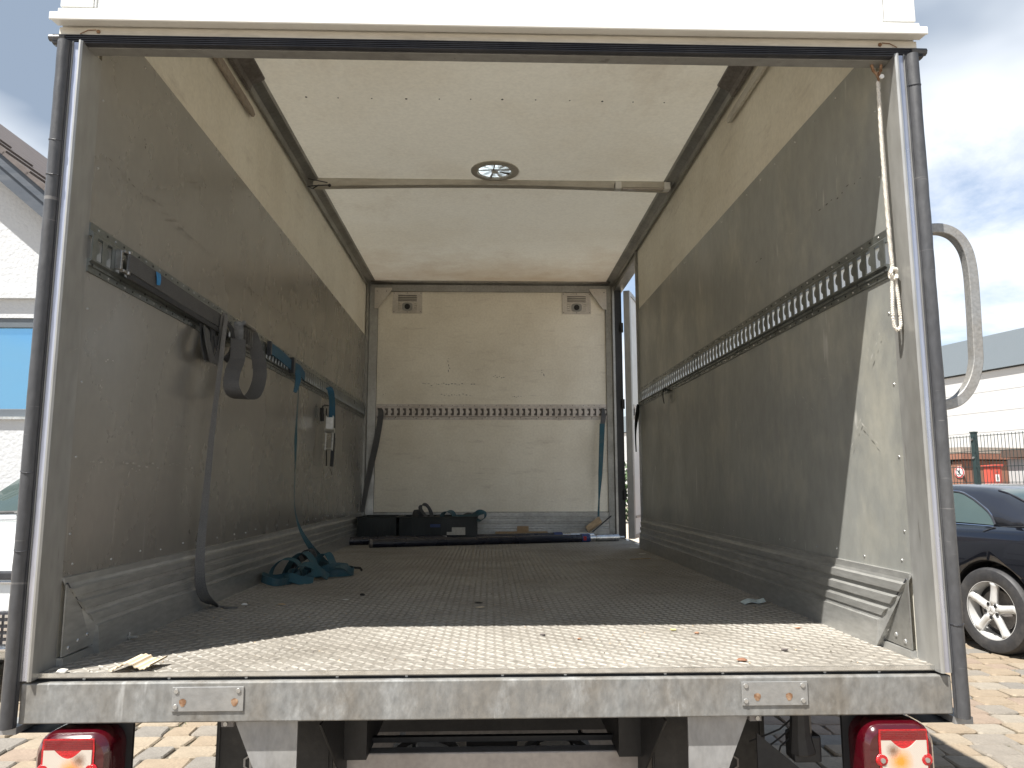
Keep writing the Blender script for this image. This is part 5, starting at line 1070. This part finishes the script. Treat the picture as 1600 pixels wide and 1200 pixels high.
# side glass (left): follows the cabin side, slightly proud
def side_pt(y, t, off=.006):
    for k in range(len(C_)-1):
        if C_[k][0] <= y <= C_[k+1][0]: break
    a, c = C_[k], C_[k+1]; q = (y-a[0])/(c[0]-a[0]); zt, zb, hb, ht = [a[i]+(c[i]-a[i])*q for i in (1, 2, 3, 4)]
    ring = [(-hb, zb), (-hb+(hb-ht)*.45, zb+(zt-zb)*.5), (-ht-.03, zt-.055)]
    if t < .5: p, r2 = ring[0], ring[1]; tt = t*2
    else: p, r2 = ring[1], ring[2]; tt = (t-.5)*2
    x = p[0]+(r2[0]-p[0])*tt; z = p[1]+(r2[1]-p[1])*tt
    return x-off, z
for s in (-1, 1):
    b = MB(); ys = [.00+k*.06 for k in range(26)]
    def P(y, t, off): x, z = side_pt(y, t, off); return (XC+x, y, z) if s < 0 else (XC-x, y, z)
    top = lambda y: min(.96, .12+((y-.0)/.42)**.75*.9) if y > 0 else .1
    vs_ = []
    for y in ys:
        tp = min(.98, .12+(max(y, 0)/.45)**.7*.86); tp = min(tp, .12+max(0, (1.62-y)/.4)*.86) if y > 1.25 else tp
        vs_ += [P(y, .10, .007), P(y, (.10+tp)/2, .007), P(y, tp, .007)]
    b.add(vs_, [(i*3+j, i*3+3+j, i*3+4+j, i*3+1+j) for i in range(len(ys)-1) for j in (0, 1)]); b.build('side_window', M['glass'], car, smooth='all')
    b = MB(); tps = [(y, min(.98, .12+(max(y, 0)/.45)**.7*.86)) for y in ys if y < 1.25]
    b.tube([P(y, t, .010) for y, t in tps], .008, 6); b.build('window_seal', M['seal'], car)
    b = MB(); b.tube([P(y, t+.03, .010) for y, t in tps if y > .01], .004, 6); b.tube([P(y, .06, .012) for y in ys], .006, 6); b.build('chrome_trim', M['chrome'], car)
# rear window: lies on the back slope
b = MB(); vs_ = []
def top_z(y, x):
    for k in range(len(C_)-1):
        if C_[k][0] <= y <= C_[k+1][0]: break
    a, c = C_[k], C_[k+1]; q = (y-a[0])/(c[0]-a[0]); zt, zb, hb, ht = [a[i]+(c[i]-a[i])*q for i in (1, 2, 3, 4)]
    ring = [(0, zt+.006), (ht*.5, zt), (ht-.04, zt-.015), (ht+.03, zt-.055)]
    for (xa, za), (xb, zb_) in zip(ring[:-1], ring[1:]):
        if xa <= x <= xb: return za+(zb_-za)*(x-xa)/(xb-xa)
    return ring[-1][1]
gy = [-.27, -.17, -.07, .03, .12, .20]; gx = [-.50+.1*k for k in range(11)]
for i, y in enumerate(gy):
    sc = 1.06-.10*i/5
    for x in gx: vs_.append((XC+x*sc, y, top_z(y, abs(x*sc))+.009))
b.add(vs_, [(i*11+k, i*11+k+1, (i+1)*11+k+1, (i+1)*11+k) for i in range(5) for k in range(10)]); b.build('rear_window', M['glass'], car, smooth='all')
b = MB(); b.tube([(XC+x*1.08, -.285, top_z(-.285, abs(x*1.0))+.004) for x in gx], .008, 6); b.tube([(XC-.53+.03*i/5*1.5, gy[i], top_z(gy[i], .5)+.008) for i in range(6)], .007, 6); b.build('window_seal', M['seal'], car)
# panel seam round the boot and a windscreen
b = MB(); b.tube([(.10, -.10, .957), (.085, -.25, .965), (.10, -.45, .962), (.14, -.6, .950), (.2, -.7, .93)], .004, 5); b.tube([(.035, .05, .915), (.07, -.02, .948), (.10, -.10, .957)], .003, 5); b.build('panel_seam', M['dark'], car)
b = MB(); b.box(.25, 1.5, -.865, -.85, .5, .62); b.build('number_plate_recess', M['dark'], car)
for x in (.12, 1.42):
    b = MB(); b.box(x, x+.22, -.83, -.80, .66, .80); b.build('tail_light', M['lamp_bright'], car, bevel=.02)

# white car at the left: facing the camera
wc = empty('parked_car', (-3.12, 2.9, GZ), 0, label='white car parked nose towards the viewer beside the white house', cat='car')
def wring(y, hw, z0, zb, zt): return body_ring(y, hw, z0, zb, zt, 0, .05)
S = [(-.02, .55, .30, .62, .68), (.03, .72, .24, .70, .79), (.16, .84, .20, .78, .87), (.5, .89, .18, .90, .94), (.95, .90, .17, .965, .985), (1.4, .90, .17, .99, 1.0), (3.2, .90, .17, .99, 1.0), (4.0, .86, .2, .95, .97), (4.2, .72, .34, .8, .82)]
bo = loft([wring(*s_) for s_ in S]).build('body', M['car_white'], wc, smooth='all')
cts = []
for yv in (.85, 3.4):
    for s in (-1, 1):
        c_ = MB(); c_.tube([(s*.70, yv, .32), (s*.98, yv, .32)], .375, 32); co = c_.build('cut', M['dark']); co.parent = wc; cts.append(co)
        wheel_mesh(wc, s*.885, yv, .32, .21, s)
        b = MB(); b.box(*sorted((s*.66, s*.69)), yv-.37, yv+.37, .15, .7); b.build('arch_liner', M['dark'], wc)
bpy.context.view_layer.update(); apply_bool(bo, cts)
XC = 0
CW = [(.98, 1.0, .96, .80, .76), (1.2, 1.14, .97, .80, .70), (1.5, 1.31, .97, .80, .64), (1.9, 1.43, .97, .80, .60), (2.6, 1.45, .97, .80, .60), (3.3, 1.36, .97, .80, .60), (3.9, 1.0, .95, .78, .66)]
def cab_ring0(y, zt, zb, hb, ht):
    L_ = [(-hb, zb), (-hb+(hb-ht)*.45, zb+(zt-zb)*.5), (-ht-.03, zt-.04), (-ht+.04, zt-.010), (-ht*.5, zt), (0, zt+.01)]
    return [(x, y, z) for x, z in L_+[(-x, z) for x, z in L_[:-1]][::-1]]
loft([cab_ring0(*c) for c in CW]).build('roof', M['car_white'], wc, smooth='all')
b = MB(); vs_ = []
for (y, zt, hw) in ((1.0, 1.005, .73), (1.2, 1.148, .665), (1.5, 1.318, .61), (1.72, 1.385, .58)):
    for k in range(9): x = -hw+2*hw*k/8; vs_.append((x, y-.006, zt+.010-.02*(abs(x)/hw)**4))
b.add(vs_, [(i*9+k, i*9+k+1, (i+1)*9+k+1, (i+1)*9+k) for i in range(3) for k in range(8)]); b.build('windscreen', M['glass'], wc, smooth='all')
b = MB(); b.tube([(-.74+1.48*k/10, .985, .998+.01*math.sin(math.pi*k/10)) for k in range(11)], .012, 6); b.tube([(-.4, .97, 1.0), (-.05, 1.02, 1.03)], .006, 5); b.build('wiper', M['dark'], wc)
b = MB(); b.box(-.62, .62, -.035, .02, .665, .715); b.build('light_band', M['seal'], wc, bevel=.012)
b = MB(); b.box(-.64, .64, -.042, .0, .648, .660); b.box(-.5, .5, -.05, -.0, .285, .305); b.build('chrome_strip', M['chrome'], wc, bevel=.004)
b = MB(); b.box(-.5, .5, -.03, .02, .31, .50); gr = b.build('grille', M['seal'], wc, bevel=.01)
b = MB()
for k in range(30):
    for j in range(5):
        x = -.48+k*.033; z = .325+j*.035; b.box(x, x+.018, -.038, -.031, z, z+.016)
b.build('grille_studs', M['chrome'], gr, stuff=True)
for s in (-1, 1):
    b = MB(); b.box(*sorted((s*.56, s*.80)), .02, .14, .62, .72); b.build('headlight', M['lamp_clear'], wc, bevel=.02)
    b = MB(); b.box(*sorted((s*.86, s*1.02)), 1.12, 1.2, .98, 1.08); b.build('mirror', M['car_white'], wc, bevel=.02)

wc.scale = (1.08, 1.08, 1.08)
# ------------------------------------------------------------------ house at the left
hs = empty('house', (-6, 7.6, GZ), label='white stucco house with dark tiled gable roof and grey framed window', cat='house')
HY = 7.6; zs = lambda x: 4.14+(x+6.317)*-.86   # underside line of the verge at the wall plane
xl, xr = -11.5, -2.6
ridge_x = -9.0; zr_ = 4.62+(-6.36-ridge_x)*.84
top = lambda x: 4.60-(x+6.36)*.84 if x > ridge_x else zr_-(ridge_x-x)*.84
b = MB(); wx0, wx1, wz0, wz1 = -8.2, -5.0, 1.28, 2.53
def wallp(pts, name='wall'): q = MB(); q.prism(pts, HY, HY+.3, 'y'); return q
b = MB(); b.prism([(xl, GZ), (wx0, GZ), (wx0, top(wx0)), (ridge_x, zr_), (xl, top(xl))], HY, HY+.3, 'y'); b.prism([(wx0, GZ), (wx1, GZ), (wx1, wz0), (wx0, wz0)], HY, HY+.3, 'y')
b.prism([(wx0, wz1), (wx1, wz1), (wx1, top(wx1)), (wx0, top(wx0))], HY, HY+.3, 'y'); b.prism([(wx1, GZ), (xr, GZ), (xr, top(xr)), (wx1, top(wx1))], HY, HY+.3, 'y')
b.box(xr-.3, xr, HY+.3, HY+9, GZ, top(xr)); bld(b, 'wall', M['stucco'], hs)
b = MB(); b.box(-10.6, -4.45, HY-.07, HY-.002, 2.77, 2.86); bld(b, 'ledge', M['stucco'], hs)
b = MB(); b.box(wx0, wx1, HY+.02, HY+.10, wz1-.12, wz1); b.box(wx0, wx1, HY+.02, HY+.10, wz0, wz0+.10); b.box(wx0, wx0+.07, HY+.02, HY+.1, wz0+.1, wz1-.12); b.box(wx1-.07, wx1, HY+.02, HY+.1, wz0+.1, wz1-.12); b.box(-6.9, -6.83, HY+.02, HY+.1, wz0+.1, wz1-.12); wf = bld(b, 'window_frame', M['frame_grey'], hs, bevel=.006)
b = MB(); b.box(wx0+.07, wx1-.07, HY+.055, HY+.062, wz0+.1, wz1-.12); bld(b, 'pane', M['house_glass'], hs)
b = MB(); b.box(wx0-.03, wx1+.03, HY-.05, HY+.02, wz0-.035, wz0-.002); bld(b, 'sill', M['steel'], hs)
ang = math.atan(.84); dxs, dzs = math.cos(ang), -math.sin(ang)
def slope_box(s0, s1, y0, y1, h0, h1, name, m, **k):   # along the roof slope from the ridge
    b = MB(); o_ = Vector((ridge_x, 0, zr_)); d_ = Vector((dxs, 0, dzs)); n_ = Vector((-dzs, 0, dxs))
    v = [o_+d_*s+n_*h+Vector((0, y, 0)) for h in (h0, h1) for y in (y0, y1) for s in (s0, s1)]
    b.add(v, [(0, 2, 3, 1), (4, 5, 7, 6), (0, 1, 5, 4), (1, 3, 7, 5), (3, 2, 6, 7), (2, 0, 4, 6)]); return bld(b, name, m, hs, **k)
SL = 8.6
slope_box(0, SL, HY-.28, HY+9, -.03, .05, 'roof', M['fascia'])
slope_box(0, SL, HY-.30, HY-.27, -.17, .10, 'fascia_board', M['fascia']); slope_box(0, SL, HY-.325, HY-.301, -.02, .12, 'fascia_board', M['fascia']); slope_box(0, SL, HY-.34, HY-.30, .125, .15, 'verge_trim', M['seal'])
tm = MB(); tm.add([(0, 0, 0), (.43, 0, -.0), (.43, .35, 0), (0, .35, 0), (0, 0, .045), (.43, 0, .075), (.43, .35, .075), (0, .35, .045)], [(0, 1, 5, 4), (1, 2, 6, 5), (2, 3, 7, 6), (3, 0, 4, 7), (4, 5, 6, 7), (0, 3, 2, 1)])
tme = tm.mesh('roof_tile', M['tile'])
for k in range(20):
    for j in range(3):
        o = bpy.data.objects.new('roof_tile', tme); col.objects.link(o); o.parent = hs; P_ = Vector((ridge_x, HY-.36+j*.35, zr_))+Vector((dxs, 0, dzs))*(k*.41)+Vector((-dzs, 0, dxs))*.10
        o.location = P_-Vector((-6, 7.6, GZ)); o.rotation_euler = (0, ang, 0)
slope_box(0, SL, HY+.7, HY+9, .05, .15, 'tiled_field', M['tile'])

# ------------------------------------------------------------------ hall, fence, shed, cabinet at the right
HR = math.atan2(.225, .974)
hall = empty('industrial_hall', (15.041, 22.5, GZ), HR, label='long white panelled hall with blue grey fascia behind the fence', cat='building')
b = MB(); b.box(.12, 12, -30, 30, 0, 5.8); b.build('core', M['hall'], hall)
for k in range(8):
    z1 = 4.76-.625*k; z0 = max(z1-.615, 0)
    for j in range(12):
        b = MB(); b.box(0, .118, -30+j*5.0+.006, -30+(j+1)*5.0-.006, z0, z1); b.build('wall_panel', M['hall'], hall)
b = MB(); b.box(-.12, .119, -30, 30, 4.80, 5.85); b.build('fascia', M['hall_fascia'], hall)
b = MB(); b.box(-.06, .118, -30, 30, 4.765, 4.797); b.build('shadow_gap', M['dark'], hall)

fe = empty('mesh_fence', (6.401, 7.9, GZ), HR, label='dark green welded mesh fence behind the black car', cat='fence')
HTF = 1.93
for k in range(-4, 4):
    b = MB(); b.box(-.03, .03, k*2.5-.03, k*2.5+.03, 0, HTF+.03); b.build('fence_post', M['fence'], fe, bevel=.004)
    b = MB(); b.box(-.035, .035, k*2.5-.035, k*2.5+.035, HTF+.03, HTF+.045); b.build('post_cap', M['fence'], fe)
    b = MB()
    for z in (HTF-.06, HTF-.30): b.disc((-.031, k*2.5, z), (-1, 0, 0), .016, .012, 8)
    b.build('clamps', M['steel'], fe)
for k in range(-4, 3):
    b = MB(); y0 = k*2.5+.035; y1 = (k+1)*2.5-.035
    n = int((y1-y0)/.05)
    for i in range(n+1): y = y0+(y1-y0)*i/n; b.box(-.037, -.032, y-.0025, y+.0025, .05, HTF)
    for z in [HTF-.02-j*.2 for j in range(10)]: b.box(-.043, -.0372, y0-.01, y1+.01, z-.004, z+.004)
    b.build('mesh_panel', M['fence'], fe, stuff=True)

sh = empty('wooden_shed', (7.829, 10.5, GZ), HR, label='low red brown boarded shed with gravel roof behind the fence', cat='shed')
b = MB(); b.box(.02, 1.6, -.05, 3.6, 0, 1.68); b.build('core', M['shed'], sh)
for k in range(24): b = MB(); y = -.05+k*.15; b.box(0, .019, y+.003, y+.147, .02, 1.66); b.build('board', M['shed'], sh)
b = MB(); b.box(-.04, 1.65, -.10, 3.65, 1.70, 1.79); b.build('roof_edge', M['shed'], sh); b = MB(); b.box(-.02, 1.6, -.08, 3.6, 1.80, 1.90); b.build('roof', M['gravel_roof'], sh)
b = MB(); b.box(-.01, -.002, .15, .72, 1.62, 1.69); b.build('shadow_slot', M['dark'], sh)
sg = empty('warning_sign', (7.829, 10.5, .634), HR, label='round no open flames sign on the brown shed behind the fence', cat='sign')
n = 28; R1, R2, R3 = .092, .074, .074
def discx(x, r, m, nm, n=28): b = MB(); b.add([(x, r*math.cos(2*math.pi*k/n), r*math.sin(2*math.pi*k/n)) for k in range(n)]+[(x+.002, r*math.cos(2*math.pi*k/n), r*math.sin(2*math.pi*k/n)) for k in range(n)], [tuple(range(n))]+[(k, (k+1) % n, (k+1) % n+n, k+n) for k in range(n)]); return b.build(nm, m, sg)
discx(-.012, .098, M['sign_white'], 'backing'); discx(-.015, .092, M['sign_red'], 'red_ring'); discx(-.018, .072, M['sign_white'], 'white_disc')
b = MB(); fl_ = [(.0, .05), (.012, .03), (.008, .015), (.022, .022), (.02, -.0), (.008, -.014), (-.008, -.014), (-.018, .0), (-.014, .018), (-.004, .03)]
b.add([(-.0185, -y+.004, z) for y, z in fl_], [tuple(range(len(fl_)))]); b.add([(-.0185, -.008+.004, -.018), (-.0185, .008+.004, -.018), (-.0185, .02, -.056), (-.0185, .006, -.056)], [(0, 1, 2, 3)]); b.add([(-.0185, .03, -.02), (-.0185, .042, -.028), (-.0185, .024, -.048), (-.0185, .016, -.04)], [(0, 1, 2, 3)]); b.build('flame_symbol', M['sign_black'], sg)
b = MB(); q = .0505; b.add([(-.020, q+.005, q-.005), (-.020, q-.005, q+.005), (-.020, -q-.005, -q+.005), (-.020, -q+.005, -q-.005)], [(0, 1, 2, 3)]); b.build('diagonal_bar', M['sign_red'] if False else M['sign_black'], sg)
cbn = empty('hydrant_cabinet', (7.985, 9.83, GZ), HR, label='orange red metal cabinet with white notice behind the fence', cat='cabinet')
b = MB(); b.box(-.04, .17, .055, .20, .3, 1.56); b.build('body', M['cabinet'], cbn, bevel=.008)
b = MB(); b.prism([(-.06, 1.562), (.19, 1.562), (.19, 1.60), (-.06, 1.585)], .035, .22, 'y'); b.build('lid', M['cabinet'], cbn)
b = MB(); b.box(-.03, .16, .045, .0545, .34, 1.52); b.build('door', M['cabinet'], cbn, bevel=.003)
b = MB(); b.box(.03, .105, .0415, .0445, 1.33, 1.44); nb_ = b.build('notice', M['sign_white'], cbn)
for q0, q1 in ((1.35, 1.42), (1.35, 1.40)):
    b = MB(); xq = .05 if q1 > 1.41 else .075; b.box(xq, xq+.006, .0400, .0412, q0, q1); b.build('notice_print', M['sign_black'], cbn)
b = MB(); b.disc((.06, .045, 1.485), (0, -1, 0), .010, .006, 10); b.build('lock', M['under'], cbn)
lw = empty('low_wall', (8.2, 9.6, GZ), HR, label='pale low wall with dark brown capping board right of the shed', cat='wall')
b = MB(); b.box(.4, .6, -7, .55, 0, 1.70); b.build('wall', M['hall'], lw); b = MB(); b.box(.30, .70, -7, .58, 1.715, 1.845); b.build('capping_board', M['beam_dark'], lw)

# distant planting seen through the side doorway
hg = empty('hedge', (4.6, 25, GZ), label='distant green hedge seen through the open side door gap', cat='hedge')
b = MB(); rr = random.Random(9)
for k in range(5200):
    x = rr.uniform(-7, 7); h = 2.1+.5*mn.noise(Vector((x*.6, 0, 0))); z = rr.uniform(0, h)*rr.uniform(.8, 1)**.5; y = rr.uniform(-.5, .5)
    d1 = Vector((rr.gauss(0, 1), rr.gauss(0, 1), rr.gauss(0, 1))).normalized()*.10; d2 = d1.orthogonal().normalized()*.06
    c = Vector((x, y, z)); b.add([c-d1, c+d2, c+d1, c-d2], [(0, 1, 2, 3)])
b.build('leaves', M['hedge'], hg, stuff=True)
b = MB()
for k in range(12): x = -6.6+k*1.2; b.tube([(x, 0, 0), (x+.1, .05, 1.6)], [.05, .02], 6)
b.build('stems', M['beam_dark'], hg)
